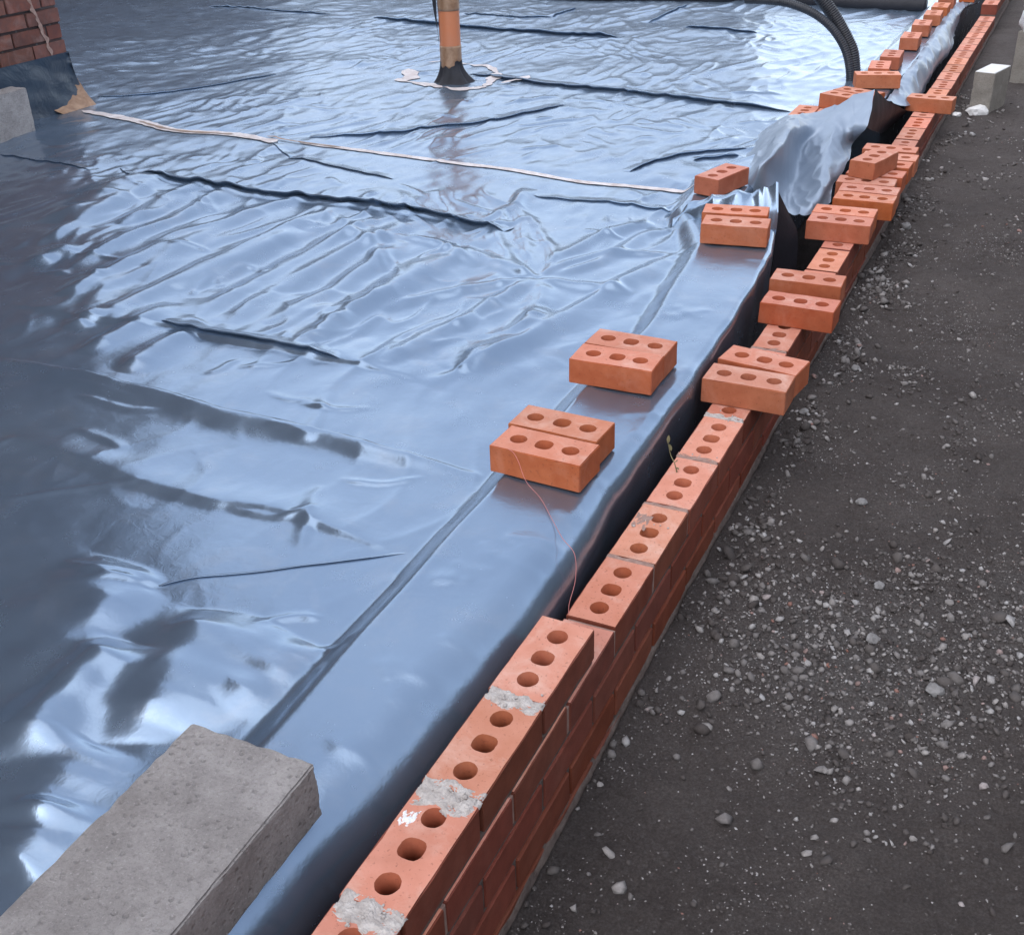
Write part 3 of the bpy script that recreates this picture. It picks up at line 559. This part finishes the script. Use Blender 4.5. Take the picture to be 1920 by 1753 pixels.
XX = us[None] + (E_ - rad)[:, None] * np.ones_like(us)[None]; YY = np.repeat(ysn[:, None], len(us), 1)
ZZ = sheet_z(XX, YY)
zed = ZZ[:, -1]
th = np.linspace(0, HP, 17)[1:]
AX = (E_ - rad)[:, None] + rad[:, None] * np.sin(th)[None]; AZ = zed[:, None] - rad[:, None] * (1 - np.cos(th))[None]
dr = np.linspace(0, 1, 12)[1:]
DX = E_[:, None] + .010 * perlin(ysn[:, None] * 3 + 0 * dr[None], dr[None] * 3 + 1) * dr[None] - .02 * dr[None]
DZ = (zed - rad)[:, None] * (1 - dr)[None] + (-.40) * dr[None]
def rep(a): return np.repeat(ysn[:, None], a.shape[1], 1)
P = np.concatenate([np.stack([XX, YY, ZZ], -1), np.stack([AX, rep(AX), AZ], -1), np.stack([DX, rep(DX), DZ], -1)], 1)
sheet = link('plastic_sheet', grid_mesh(P), M_SHEET)
tag(sheet, 'large wrinkled blue-grey plastic damp-proof sheet spread over the floor slab', 'plastic sheet')
def surf(rows, nr, nc, jit=.0, seed=0):
    A = catmull(np.array(rows), nr); A = np.swapaxes(catmull(np.swapaxes(A, 0, 1), nc), 0, 1)
    if jit:
        A[..., 2] += jit * perlin(A[..., 0] * 14 + seed, A[..., 1] * 8) + jit * .5 * perlin(A[..., 0] * 30 + seed, A[..., 1] * 20)
        A[..., 0] += jit * perlin(A[..., 0] * 10, A[..., 1] * 10 + seed)
    return A
def crumple(A, k, seed):
    x, y = A[..., 0] + .02 * perlin(A[..., 0] * 9, A[..., 1] * 9 + seed), A[..., 1] * .8
    A[..., 2] += k * facet(x * 11 + seed, y * 7 + x * 3) + .4 * k * facet(x * 26 + seed, y * 17 - x * 8)
    pl_ = 1 - np.abs(perlin(x * 13 + y * 5 + seed, y * 2.2 + seed)) * 2.2
    A[..., 2] += 1.1 * k * np.clip(pl_, 0, 1) ** 1.5
    A[..., 0] += .6 * k * facet(x * 9 + seed + 40, y * 9)
# the folded-over far strip of the sheet hanging toward the wall
F = [[[r[0][0] - .10, r[0][1] + .02, .012]] + r for r in FAR]
A = surf(F, 160, 170, .003, 3); crumple(A, .0075, 2)
far = link('sheet_flap', grid_mesh(A), M_SHEET2, sheet)
far['label'] = 'smooth pale flap of sheet pulled up to a point and hanging toward the wall'
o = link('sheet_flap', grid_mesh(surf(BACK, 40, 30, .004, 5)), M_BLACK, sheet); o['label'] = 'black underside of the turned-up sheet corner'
D_ = surf(DRAPE, 220, 70, .004, 8); crumple(D_, .008, 7)
o = link('sheet_flap', grid_mesh(D_), M_SHEET2, sheet); o['label'] = 'loose edge of sheet draped over the trench beyond the row of bricks'
FA = [[[c[0], FY, c[1]] for c in row] for row, FY in zip([[(p[0], p[2]) for p in r] for r in FLAPA], (2.16, 2.20, 2.25))]
A = surf(FA, 60, 120, .004, 2); crumple(A, .011, 4)
o = link('sheet_flap', grid_mesh(A), M_SHEET, sheet); o['label'] = 'crumpled sheet end turned up to a peak behind two bricks'
# black sheet below the peak, the hollow's darkness put into its colour
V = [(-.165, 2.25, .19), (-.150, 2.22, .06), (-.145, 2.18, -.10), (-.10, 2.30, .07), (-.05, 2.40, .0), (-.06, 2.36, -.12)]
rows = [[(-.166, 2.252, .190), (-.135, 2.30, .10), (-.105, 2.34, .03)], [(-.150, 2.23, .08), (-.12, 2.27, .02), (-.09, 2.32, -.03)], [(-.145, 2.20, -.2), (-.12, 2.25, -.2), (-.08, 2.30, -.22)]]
o = link('sheet_flap', grid_mesh(surf(rows, 20, 20, .003, 1)), M_BLACK, sheet); o['label'] = 'black surface standing in for the shade under the sheet end beside the trench'

# sharp folds: a lip of film rising from the far side, turning over and tucking back under itself
def fold(pts, h, wfar, seed):
    pts = np.array(pts); L = np.linalg.norm(np.diff(pts, axis=0), axis=1).sum(); n = max(24, int(L / .014))
    c = catmull(pts, n); t = np.gradient(c, axis=0); t /= np.linalg.norm(t, axis=1)[:, None]; nn = np.stack([-t[:, 1], t[:, 0]], 1)
    s = np.linspace(0, 1, n); e = np.clip(np.sin(np.pi * s) * 2.2, 0, 1) ** .7 * (1 + .3 * perlin(s * L * 4 + seed, s * 0)) + .03
    c = c + nn * (.004 * perlin(s * L * 9, s * 0 + seed))[:, None]
    prof = [(wfar, -.0015), (wfar * .5, .25 * h), (wfar * .2, .7 * h), (.10 * h, .97 * h), (-.05 * h, h), (-.22 * h, .90 * h), (-.15 * h, .72 * h), (.25 * h, .45 * h), (.7 * h, .2 * h), (.9 * h, -.1 * h)]
    P = np.zeros((n, len(prof), 3))
    for j, (d, z) in enumerate(prof):
        q = c + nn * (d * (e if j > 1 else 1))[:, None] if j > 1 else c + nn * d
        P[:, j, :2] = q; P[:, j, 2] = z * e
    base = sheet_z(c[:, 0], c[:, 1]); P[:, :, 2] += base[:, None]
    far_ = sheet_z(P[:, 0, 0], P[:, 0, 1]); P[:, 0, 2] = far_ - .001; P[:, 1, 2] = (far_ + base) / 2 + .25 * h * e
    o = link('fold', grid_mesh(P), M_SHEET, sheet); return o
for i, (pts, h, wf) in enumerate(FOLDS): fold(pts, h, wf, i * 3.3)

# taped seam across the sheet
def strip(pts, w, dz=.004, seed=0, tear=.35):
    pts = np.array(pts); L = np.linalg.norm(np.diff(pts, axis=0), axis=1).sum(); n = max(30, int(L / .012))
    c = catmull(pts, n); t = np.gradient(c, axis=0); t /= np.linalg.norm(t, axis=1)[:, None]; nn = np.stack([-t[:, 1], t[:, 0]], 1)
    s = np.linspace(0, L, n); k = np.linspace(-1, 1, 6)
    wid = w * (1 + tear * perlin(s * 6 + seed, s * 0 + seed) + tear * .6 * perlin(s * 20 + seed, s * 0))
    wid *= np.clip(np.minimum(s, L - s) / .05, .15, 1)
    Q = c[:, None] + nn[:, None] * (k[None, :, None] * wid[:, None, None])
    z = sheet_z(Q[..., 0], Q[..., 1]) + dz + .0015 * np.abs(perlin(Q[..., 0] * 30, Q[..., 1] * 30))
    return grid_mesh(np.concatenate([Q, z[..., None]], -1))
seam = link('seam_tape', strip(tape[1], .017, .003, seed=4, tear=.3), M_WTAPE); tag(seam, 'long pale tape strip along the sheet seam from house corner to lone brick', 'tape')
o = link('tape_strip', strip(tape[0], .028, seed=7, tear=.4), M_WTAPE, seam)
o = link('tape_strip', strip(tape[0][1:4], .008, .006, seed=2, tear=.9), M_BTAPE, seam); o['label'] = 'brown torn tape over the pale strip'
o = link('tape_strip', strip(tape[2], .006, .006, seed=9, tear=.9), M_BTAPE, seam); o['label'] = 'brown torn tape over the pale strip'

# rolled black strip along the far end of the slab
pts = catmull(np.array([(-5.2, 7.0, .04), (-4.0, 7.22, .04), (-2.8, 7.25, .045), (-1.7, 7.5, .05), (-.9, 7.40, .055), (-.36, 7.36, .055)]), 120)
rr = .022 + .030 * sst(-3, -.9, pts[:, 0]) + .004 * perlin(pts[:, 0] * 9, pts[:, 0] * 0)
v, f = tube(pts, rr, 12)
o = link('rolled_plastic', mesh_from(v, f, True), M_BLACK); tag(o, 'long black roll of plastic lying across the far end of the blue sheet', 'plastic roll')

# ------------------------------------------------------------------ soil pipe
PX, PY = -2.470, 4.235
pipe = empty('drain_pipe', (PX, PY, .02)); tag(pipe, 'orange plastic drain pipe standing up through the sheet, wrapped with brown tape', 'pipe')
def lean(z): return np.array([PX + (z) * .0, PY, z])
def addp(name, v, f, mt, parent, smooth=True):
    o = link(name, mesh_from(v, f, smooth), mt, parent); o.matrix_parent_inverse = Matrix.Translation(-Vector(parent.location)); return o
zz = np.linspace(-.05, .95, 20); v, f = tube([lean(z) for z in zz], .0575, 32); addp('pipe_body', v, f, M_PIPE, pipe)
zz = np.linspace(.10, .215, 10); v, f = tube([lean(z) for z in zz], .0600 + .0012 * perlin(zz * 60, zz * 0), 32); addp('tape_wrap', v, f, M_BTAPE, pipe)
zz = np.linspace(.395, .52, 10); v, f = tube([lean(z) for z in zz], .0600 + .0012 * perlin(zz * 60, zz * 0 + 3), 32); addp('tape_wrap', v, f, M_BTAPE, pipe)
# black collar: pleated skirt flaring onto the sheet
n, mm = 72, 22
th_ = np.linspace(0, 2 * np.pi, n); t_ = np.linspace(0, 1, mm)[:, None]
pl = .5 * np.sin(th_ * 7)[None] + .5 * np.sin(th_ * 11 + 1)[None]
R_ = .0625 + (.055 + .030 * np.cos(th_ + .5)[None]) * t_ ** 2.2 + .010 * pl * t_
Z_ = .135 - .115 * t_ + .004 * pl
P = np.stack([PX + R_ * np.cos(th_)[None], PY + R_ * np.sin(th_)[None] * .9, Z_ * np.ones_like(R_)], -1)
o = link('collar', grid_mesh(P), M_BLACK, pipe); o.matrix_parent_inverse = Matrix.Translation(-pipe.location)
# black strip hanging down the left of the pipe
P = np.array([[(PX - .098 + .010 * 0, PY - .02, .62), (PX - .05, PY - .035, .62)], [(PX - .085, PY - .02, .42), (PX - .05, PY - .045, .42)], [(PX - .073, PY - .015, .32), (PX - .05, PY - .045, .30)], [(PX - .064, PY - .01, .24), (PX - .055, PY - .03, .22)]])
o = link('plastic_strip', grid_mesh(surf(P, 20, 6, .002, 4)), M_BLACK, pipe); o.matrix_parent_inverse = Matrix.Translation(-pipe.location)
# ring of pale tape patches around the pipe
rp = np.array(ring + [ring[0]])
rt = link('patch_tape', strip(rp[:3], .040, .003, 3, .8), M_WTAPE); tag(rt, 'torn pale tape patches stuck in a ring around the pipe foot', 'tape')
for a_, b_, w_, sd in ((3, 5, .016, 2), (5, 7, .022, 5), (7, 9, .034, 8), (9, 11, .040, 11), (11, 14, .030, 1)): link('tape_piece', strip(rp[a_:b_ + 1][:max(2, b_ - a_ + 1)], w_, .003, sd, .9), M_WTAPE, rt)
link('tape_piece', strip([(-2.16, 4.22), (-2.10, 4.30), (-2.08, 4.42)], .030, .008, 6, .5), M_WTAPE, rt)

# ------------------------------------------------------------------ ducts
def duct(path2, y, r, name, label, ribbed, yt):
    p = np.array([(a, y, b) for a, b in [(q[0], q[2]) for q in path2]]); p[0, 2] = -.02
    p[:, 1] += np.linspace(0, yt, len(p)) ** 1
    p = catmull(p, 420 if ribbed else 80)
    s = np.concatenate([[0], np.cumsum(np.linalg.norm(np.diff(p, axis=0), axis=1))])
    rr = r * (1 + (.055 * np.sin(s / .0115 * 2 * np.pi) if ribbed else 0 * s))
    v, f = tube(p, rr, 20); o = link(name, mesh_from(v, f, True), M_DUCT); tag(o, label, 'duct', 'black ducts curving out of the sheet'); return o
duct(duct1, 4.9, .034, 'cable_duct', 'thick ribbed black cable duct bending up out of the sheet', True, .0)
duct(duct2, 4.84, .021, 'cable_duct', 'thinner black duct curving left in front of the thick ribbed one', True, -.0)

# ------------------------------------------------------------------ house
CX, CY = -4.105, 3.05
house = empty('house', (CX - 1, CY - 2, 0)); tag(house, 'old dark red brick house corner with a blue plastic wrapped base', 'house')
def hp(name, me, mt=None):
    o = link(name, me, mt, house); o.matrix_parent_inverse = Matrix.Translation(-house.location); return o
bm = bmesh.new(); bmbox(bm, CX - 5.5, CX - .006, -7, CY - .006, -.3, 7.4)
m = NT('house_wall_brickwork'); bt = m.n('ShaderNodeTexBrick'); spx = m.n('ShaderNodeSeparateXYZ'); m.l(m.tc.outputs['Object'], spx.inputs[0]); sxy = m.n('ShaderNodeMath', operation='ADD'); m.l(spx.outputs[0], sxy.inputs[0]); m.l(spx.outputs[1], sxy.inputs[1]); mpn = m.n('ShaderNodeCombineXYZ'); m.l(sxy.outputs[0], mpn.inputs[0]); m.l(spx.outputs[2], mpn.inputs[1]); m.l(mpn.outputs[0], bt.inputs['Vector'])
bt.inputs['Scale'].default_value = 1; bt.inputs['Brick Width'].default_value = .225; bt.inputs['Row Height'].default_value = .075; bt.inputs['Mortar Size'].default_value = .006
bt.inputs['Color1'].default_value = (.05, .035, .035, 1); bt.inputs['Color2'].default_value = (.075, .045, .042, 1); bt.inputs['Mortar'].default_value = (.09, .08, .08, 1)
M_HW = m.out(bt.outputs['Color'], .9, m.bump(bt.outputs['Fac'], -.004, 1))
hp('wall', bm_mesh(bm), M_HW)
OLD = [brick_mesh(s + 90, False) for s in range(4)]
for me in OLD: me.materials.append(M_OLD)
for c in range(0, 9):
    z = .292 + c * .078; off = .1125 if c % 2 else 0
    for k in range(9):
        y = CY - .1075 - off - k * .226
        o = put('brick', OLD[(k * 5 + c) % 4], CX - .045 + random.uniform(-.003, .003), y, z, HP + random.uniform(-.01, .01), house)
    if c % 2:      # header showing at the corner
        o = put('brick', OLD[c % 4], CX - .1015, CY - .049, z, random.uniform(-.01, .01), house); o.scale = (.94, .9, 1)
# lime streak down the corner
s = np.linspace(0, 1, 60); zc = .62 - .335 * s
P = np.zeros((60, 5, 3)); yc = CY - .19 + .09 * s + .012 * perlin(s * 9, s * 0); wd = .010 + .008 * perlin(s * 12, s * 0 + 4)
for j in range(5): P[:, j] = np.stack([CX + .0095 + .002 * perlin(s * 30, s * 0 + j), yc + (j - 2) / 2 * wd, zc], 1)
hp('lime_streak', grid_mesh(P), M_JOINT)
# plastic-wrapped base flaring out to the slab
yy = np.linspace(-3, CY, 260); t = np.linspace(0, 1, 24)
P = np.zeros((260 + 60, 24, 3))
for j, tt in enumerate(t):
    fl = .012 + .055 * tt ** 2
    wob = .012 * perlin(yy * 3, yy * 0 + tt * 2) + .006 * perlin(yy * 11, yy * 0 + tt * 4)
    P[:260, j, 0] = CX + fl + wob * (tt > .05); P[:260, j, 1] = yy + fl * (yy > CY - .001); P[:260, j, 2] = .298 - .29 * tt
    P[259, j, 0] = CX + fl; P[259, j, 1] = CY + fl * .6
    x2 = np.linspace(CX + fl, CX - 4, 60); P[260:, j, 0] = x2; P[260:, j, 1] = CY + fl * .6 + .004 * perlin(x2 * 5, x2 * 0 + tt * 2); P[260:, j, 2] = .298 - .29 * tt
hp('base_wrap', grid_mesh(P), M_UPSTAND)
# brown tape at the foot of the corner
yy = np.linspace(CY - .22, CY + .02, 30); t = np.linspace(0, 1, 12); P = np.zeros((30, 12, 3))
for j, tt in enumerate(t):
    P[:, j, 0] = CX + .022 + .075 * tt ** 1.5 + .006 * perlin(yy * 30, yy * 0 + tt * 5); P[:, j, 1] = yy + .02 * tt; P[:, j, 2] = (.135 - .10 * (yy[-1] - yy) / .24) * (1 - tt) + .028
hp('corner_tape', grid_mesh(P), M_BTAPE)

# added out-of-view fences that bound the low sky light and sheet reflections
M_FENCE = plain('added_fence_timber', (.055, .05, .045), (.10, .09, .08), 14, .9, .003, 60)
def fence(x0, y0, x1, y1, h, label):
    L = math.hypot(x1 - x0, y1 - y0); a = math.atan2(y1 - y0, x1 - x0)
    fr = empty('blocker_fence', (x0, y0, -.2), a); tag(fr, label, 'fence', 'added light-blocking fences')
    bmb = bmesh.new(); bmesh.ops.create_cube(bmb, size=1)
    for v in bmb.verts: v.co = Vector((v.co.x * .145, v.co.y * .018, (v.co.z + .5) * h))
    me = bm_mesh(bmb); me.materials.append(M_FENCE)
    for i in range(int(L / .15)):
        o = bpy.data.objects.new('board', me); COL.objects.link(o); o.parent = fr; o.location = (.075 + i * .15, .022 * (i % 2), random.uniform(-.01, .01))
    bmb = bmesh.new(); bmesh.ops.create_cube(bmb, size=1)
    for v in bmb.verts: v.co = Vector((v.co.x * .1, v.co.y * .1, (v.co.z + .5) * (h + .06)))
    mp_ = bm_mesh(bmb); mp_.materials.append(M_FENCE)
    for i in range(int(L / 1.8) + 1):
        o = bpy.data.objects.new('post', mp_); COL.objects.link(o); o.parent = fr; o.location = (i * 1.8, .085, 0)
fence(2.7, -5, 2.7, 16, 1.95, 'added unseen fence on the gravel side, shading the outer face of the wall')
fence(-15, 13.2, -2.9, 13.2, 2.1, 'added unseen fence beyond the far end, darkening what the plastic sheet reflects')

# added out-of-view garage left of the slab, put in to darken sheet reflections
blk = empty('blocker', (-14, 9, -.2)); tag(blk, 'added unseen dark brick garage standing left of the slab beyond the house', 'blocker')
bm = bmesh.new(); bmbox(bm, -18, -9.6, 4.4, 12.6, -.3, 2.4)
o = link('wall', bm_mesh(bm), M_HW, blk); o.matrix_parent_inverse = Matrix.Translation(-blk.location)
bm = bmesh.new(); bmbox(bm, -18.2, -9.4, 4.2, 12.8, 2.402, 2.6)
o = link('roof', bm_mesh(bm), M_FENCE, blk); o.matrix_parent_inverse = Matrix.Translation(-blk.location)

# ------------------------------------------------------------------ concrete blocks
def block_mesh(l, w, h, seed, n=7):
    bm = bmesh.new(); bmesh.ops.create_cube(bm, size=1)
    for v in bm.verts: v.co = Vector((v.co.x * l, v.co.y * w, (v.co.z + .5) * h))
    bmesh.ops.bevel(bm, geom=list(bm.edges), offset=.003, segments=2, affect='EDGES')
    bmesh.ops.subdivide_edges(bm, edges=[e for e in bm.edges if e.calc_length() > .05], cuts=n * 3, use_grid_fill=True)
    r = random.Random(seed)
    co = np.array([v.co[:] for v in bm.verts]); nz = perlin(co[:, 0] * 40 + seed, co[:, 1] * 40 + co[:, 2] * 31)
    for v, q in zip(bm.verts, nz):
        e = (abs(abs(v.co.x) - l / 2) < .004) + (abs(abs(v.co.y) - w / 2) < .004) + (min(abs(v.co.z), abs(h - v.co.z)) < .004)
        v.co += (Vector((0, 0, h / 2)) - v.co).normalized() * (.0012 * q + (.003 * max(0, q) + r.uniform(0, .001) if e >= 2 else 0))
    return bm_mesh(bm)
o = link('concrete_block', block_mesh(.215, .44, .100, 3), M_CONC); o.location = (-.205, -.882, .079); o.rotation_euler = (0, 0, math.radians(.5))
tag(o, 'big grey concrete block lying on the sheet edge in the near corner', 'concrete block', 'concrete blocks')
o = link('concrete_block', block_mesh(.10, .44, .215, 5), M_CONC); o.location = (-3.905, 2.295, .022); o.rotation_euler = (0, 0, math.radians(1))
tag(o, 'grey concrete block on edge leaning by the base of the brick house', 'concrete block', 'concrete blocks')
o = link('concrete_block', block_mesh(.105, .24, .215, 7), [M_CONC2]); o.location = (.285, 5.075, -.125); o.rotation_euler = (0, 0, math.radians(-14))
tag(o, 'upright grey concrete block with a white top beside the wall', 'concrete block', 'concrete blocks')
cap = link('block_top', mesh_from([(-.0505, -.118, 0), (.0505, -.118, 0), (.0505, .118, 0), (-.0505, .118, 0), (-.049, -.116, .003), (.049, -.116, .003), (.049, .116, .003), (-.049, .116, .003)],
     [(0, 1, 5, 4), (1, 2, 6, 5), (2, 3, 7, 6), (3, 0, 4, 7), (4, 5, 6, 7), (3, 2, 1, 0)]), M_WHITE, o); cap.location = (0, 0, .2145)
o = link('concrete_block', block_mesh(.12, .215, .30, 9), [M_CONC2]); o.location = (.425, 5.80, -.12); o.rotation_euler = (0, 0, math.radians(-12))
tag(o, 'second upright grey block further along, under a white bag', 'concrete block', 'concrete blocks')
# white bag draped on it
bm = bmesh.new(); bmesh.ops.create_icosphere(bm, subdivisions=4, radius=1)
for v in bm.verts:
    c = v.co.copy(); q = perlin(np.array([c.x * 2.2 + 4]), np.array([c.y * 2.2 + c.z * 1.7]))[0]; q2 = perlin(np.array([c.x * 6]), np.array([c.z * 6 + c.y * 3]))[0]
    k = 1 + .25 * q + .08 * q2
    v.co = Vector((math.copysign(abs(c.x) ** .6, c.x) * .10 * k, math.copysign(abs(c.y) ** .6, c.y) * .17 * k, math.copysign(abs(c.z) ** .7, c.z) * .115 * k))
o = link('white_bag', bm_mesh(bm, True), M_BAG); o.location = (.455, 5.83, .255); o.rotation_euler = (0, 0, -.2)
tag(o, 'crumpled white plastic bag resting on an upright block', 'bag')
# rubble pieces big enough to pick out
def rock(x, y, s, mt, name, label, cat, sc=(1, 1, .6), rz=0, group=None):
    bm = bmesh.new(); bmesh.ops.create_icosphere(bm, subdivisions=2, radius=1); rr = random.Random(int(x * 1000))
    for v in bm.verts: v.co = Vector((v.co.x * sc[0], v.co.y * sc[1], v.co.z * sc[2])) * s * rr.uniform(.78, 1.15)
    o = link(name, bm_mesh(bm), mt); o.location = (x, y, float(ground_z(np.array([x]), np.array([y]))[0]) + s * .3); o.rotation_euler = (0, 0, rz); tag(o, label, cat, group); return o
rock(.255, 4.93, .045, M_WHITE, 'stone', 'white lump of plaster lying on the ground below the upright block', 'stone', (1.3, .8, .7), .3)
rock(.16, 4.86, .024, M_WHITE, 'stone', 'small pale stone against the wall foot near the white lump', 'stone')
M_GST = plain('grey_stone', (.16, .15, .145), (.30, .285, .275), 30, .9, .004, 120)
for (x, y, s, lb) in ((.165, 1.35, .014, 'grey stone at the wall foot beside the nearest stacked bricks'), (.24, 1.72, .015, 'angular grey stone on the earth near the second stack of bricks'),
                  (.52, .43, .015, 'buff stone in the middle of the gravel patch'), (.66, .30, .017, 'palest and largest stone of the near gravel patch'), (.19, 3.0, .022, 'grey rubble lump against the wall by the third stack'),
                  (.50, .62, .013, 'lone small grey stone at the upper edge of the gravel patch'), (.40, .95, .013, 'flat grey stone on bare earth above the gravel patch')):
    rock(x, y, s, M_GST, 'stone', lb, 'stone', (1.1, .9, .65), x * 9, 'loose stones')

# ------------------------------------------------------------------ loose bricks
LB = {
 'M1': 'front brick of the nearest pair lying on the plastic sheet', 'M2': 'rear brick of the nearest pair lying on the plastic sheet',
 'M3': 'front brick of the second pair on the plastic sheet', 'M4': 'rear brick of the second pair on the plastic sheet',
 'M5': 'front brick of the pair before the turned-up sheet peak', 'M6': 'rear brick of the pair before the turned-up sheet peak',
 'M7': 'lone brick set endways at the right end of the taped seam', 'M8': 'left brick of the low pair half covered by the sheet fold',
 'M8b': 'right brick of the low pair half covered by the sheet fold', 'M10': 'front brick of the upper pair behind the raised sheet point',
 'M10b': 'rear brick of the upper pair behind the raised sheet point', 'M12': 'brick lying crosswise just right of the black ducts',
 'M13': 'low brick set endways directly behind the crosswise brick by the ducts', 'M14': 'second endways brick behind the crosswise brick by the ducts',
 'M15': 'third brick of the endways row leading away past the ducts', 'M16': 'fourth brick of the endways row leading away past the ducts',
 'M17': 'fifth brick of the endways row, just before the black roll', 'M18': 'sixth brick of the endways row, level with the black roll',
 'M19': 'last brick of the endways row at the top edge of the view', 'M20': 'far brick beyond the black roll, right of the endways row', 'M21': 'far crosswise brick on the sheet beyond the black roll',
 'W1': 'front brick of the nearest stack lying across the wall', 'W1b': 'rear, slightly turned brick of the nearest stack across the wall',
 'W2': 'front brick of the second pair lying across the wall', 'W2b': 'rear brick of the second pair lying across the wall',
 'W3': 'front brick of the third group lying across the wall', 'W3b': 'rear chipped brick of the third group lying across the wall',
 'W4': 'front brick of the crowded fourth group across the wall', 'W4b': 'second brick of the crowded fourth group across the wall', 'W4c': 'third brick of the crowded fourth group, partly under the slanted one',
 'S': 'crosswise brick right behind the slanted brick\'s near end', 'Rr': 'crosswise brick hidden mostly under the middle of the slanted brick', 'Q': 'crosswise brick beneath the far end of the slanted brick',
 'P': 'rearmost crosswise brick of the crowded fourth group on the wall', 'T': 'slanted brick lying on top of the crowded fourth group', 'W5': 'single brick lying across the wall near the upright concrete block',
}
pose['S'] = [.050, 3.005, 0, -.03]; pose['Rr'] = [.053, 3.148, 0, -.02]; pose['Q'] = [.060, 3.262, 0, .0]
pose['P'][1] = 3.392
pose['M8b'] = [pose['M8'][0] + .107, pose['M8'][1] + .01, pose['M8'][2], .02]
a = pose['M10'][3]; pose['M10b'] = [pose['M10'][0] - .106 * math.sin(a), pose['M10'][1] + .106 * math.cos(a), pose['M10'][2], a]
pose['M19'] = [-.205, 7.17, .08, .03]; pose['M20'] = [-.11, 7.55, .08, .03]; pose['M21'] = [-.50, 7.46, .08, .05]
along = {'M7', 'M8', 'M8b', 'M13', 'M14', 'M15', 'M16', 'M17', 'M18', 'M19', 'M20', 'T'}
for i, (k, lb) in enumerate(LB.items()):
    x, y, z, a = pose[k]
    if k in ('M8', 'M8b', 'M10', 'M10b'): z += 0
    rz = a + (HP if k in along else 0) + (math.pi if i % 3 == 0 else 0)
    o = put('loose_brick', HOLED[i % 5], x, y, z + .0015, rz)
    tag(o, lb, 'brick', 'loose perforated bricks')

# ------------------------------------------------------------------ string and weed
sp = catmull(np.array([(-.262, .312, .1475), (-.245, .300, .1490), (-.228, .288, .138), (-.205, .276, .100), (-.16, .25, .083), (-.108, .188, .082), (-.06, .13, .083), (-.022, .10, .074), (-.012, .08, .03), (-.008, .04, .002), (.004, .008, .003)]), 90)
v, f = tube(sp, .0006, 6); o = link('string_line', mesh_from(v, f, True), M_STRING); tag(o, 'thin pink string trailing from a brick down to the wall', 'string')
weed = empty('weed', (.03, .60, 0)); tag(weed, 'small withered weed sprig growing at the edge of the brick wall', 'weed')
v, f = tube(catmull(np.array([(.028, .600, -.01), (.018, .603, .02), (.006, .61, .035), (-.002, .612, .062)]), 20), np.linspace(.0018, .0008, 20), 6); addp('stem', v, f, M_LEAF, weed)
for (x, y, z, s, a) in ((.006, .612, .045, .017, 2.2), (-.003, .612, .062, .020, 1.4), (.018, .603, .022, .016, .3), (.024, .600, .012, .014, -.6)):
    P = np.zeros((7, 3, 3)); t = np.linspace(0, 1, 7)
    for j in range(3):
        w = (j - 1) * .45 * s * np.sin(np.pi * np.clip(t * .95 + .03, 0, 1)) * .5
        P[:, j] = np.stack([x + math.cos(a) * t * s * .5 - w * math.sin(a), y + w * math.cos(a), z + math.sin(a) * t * s + abs(j - 1) * .001 + t * .003], 1)
    o = link('leaf', grid_mesh(P), M_LEAF, weed); o.matrix_parent_inverse = Matrix.Translation(-weed.location)
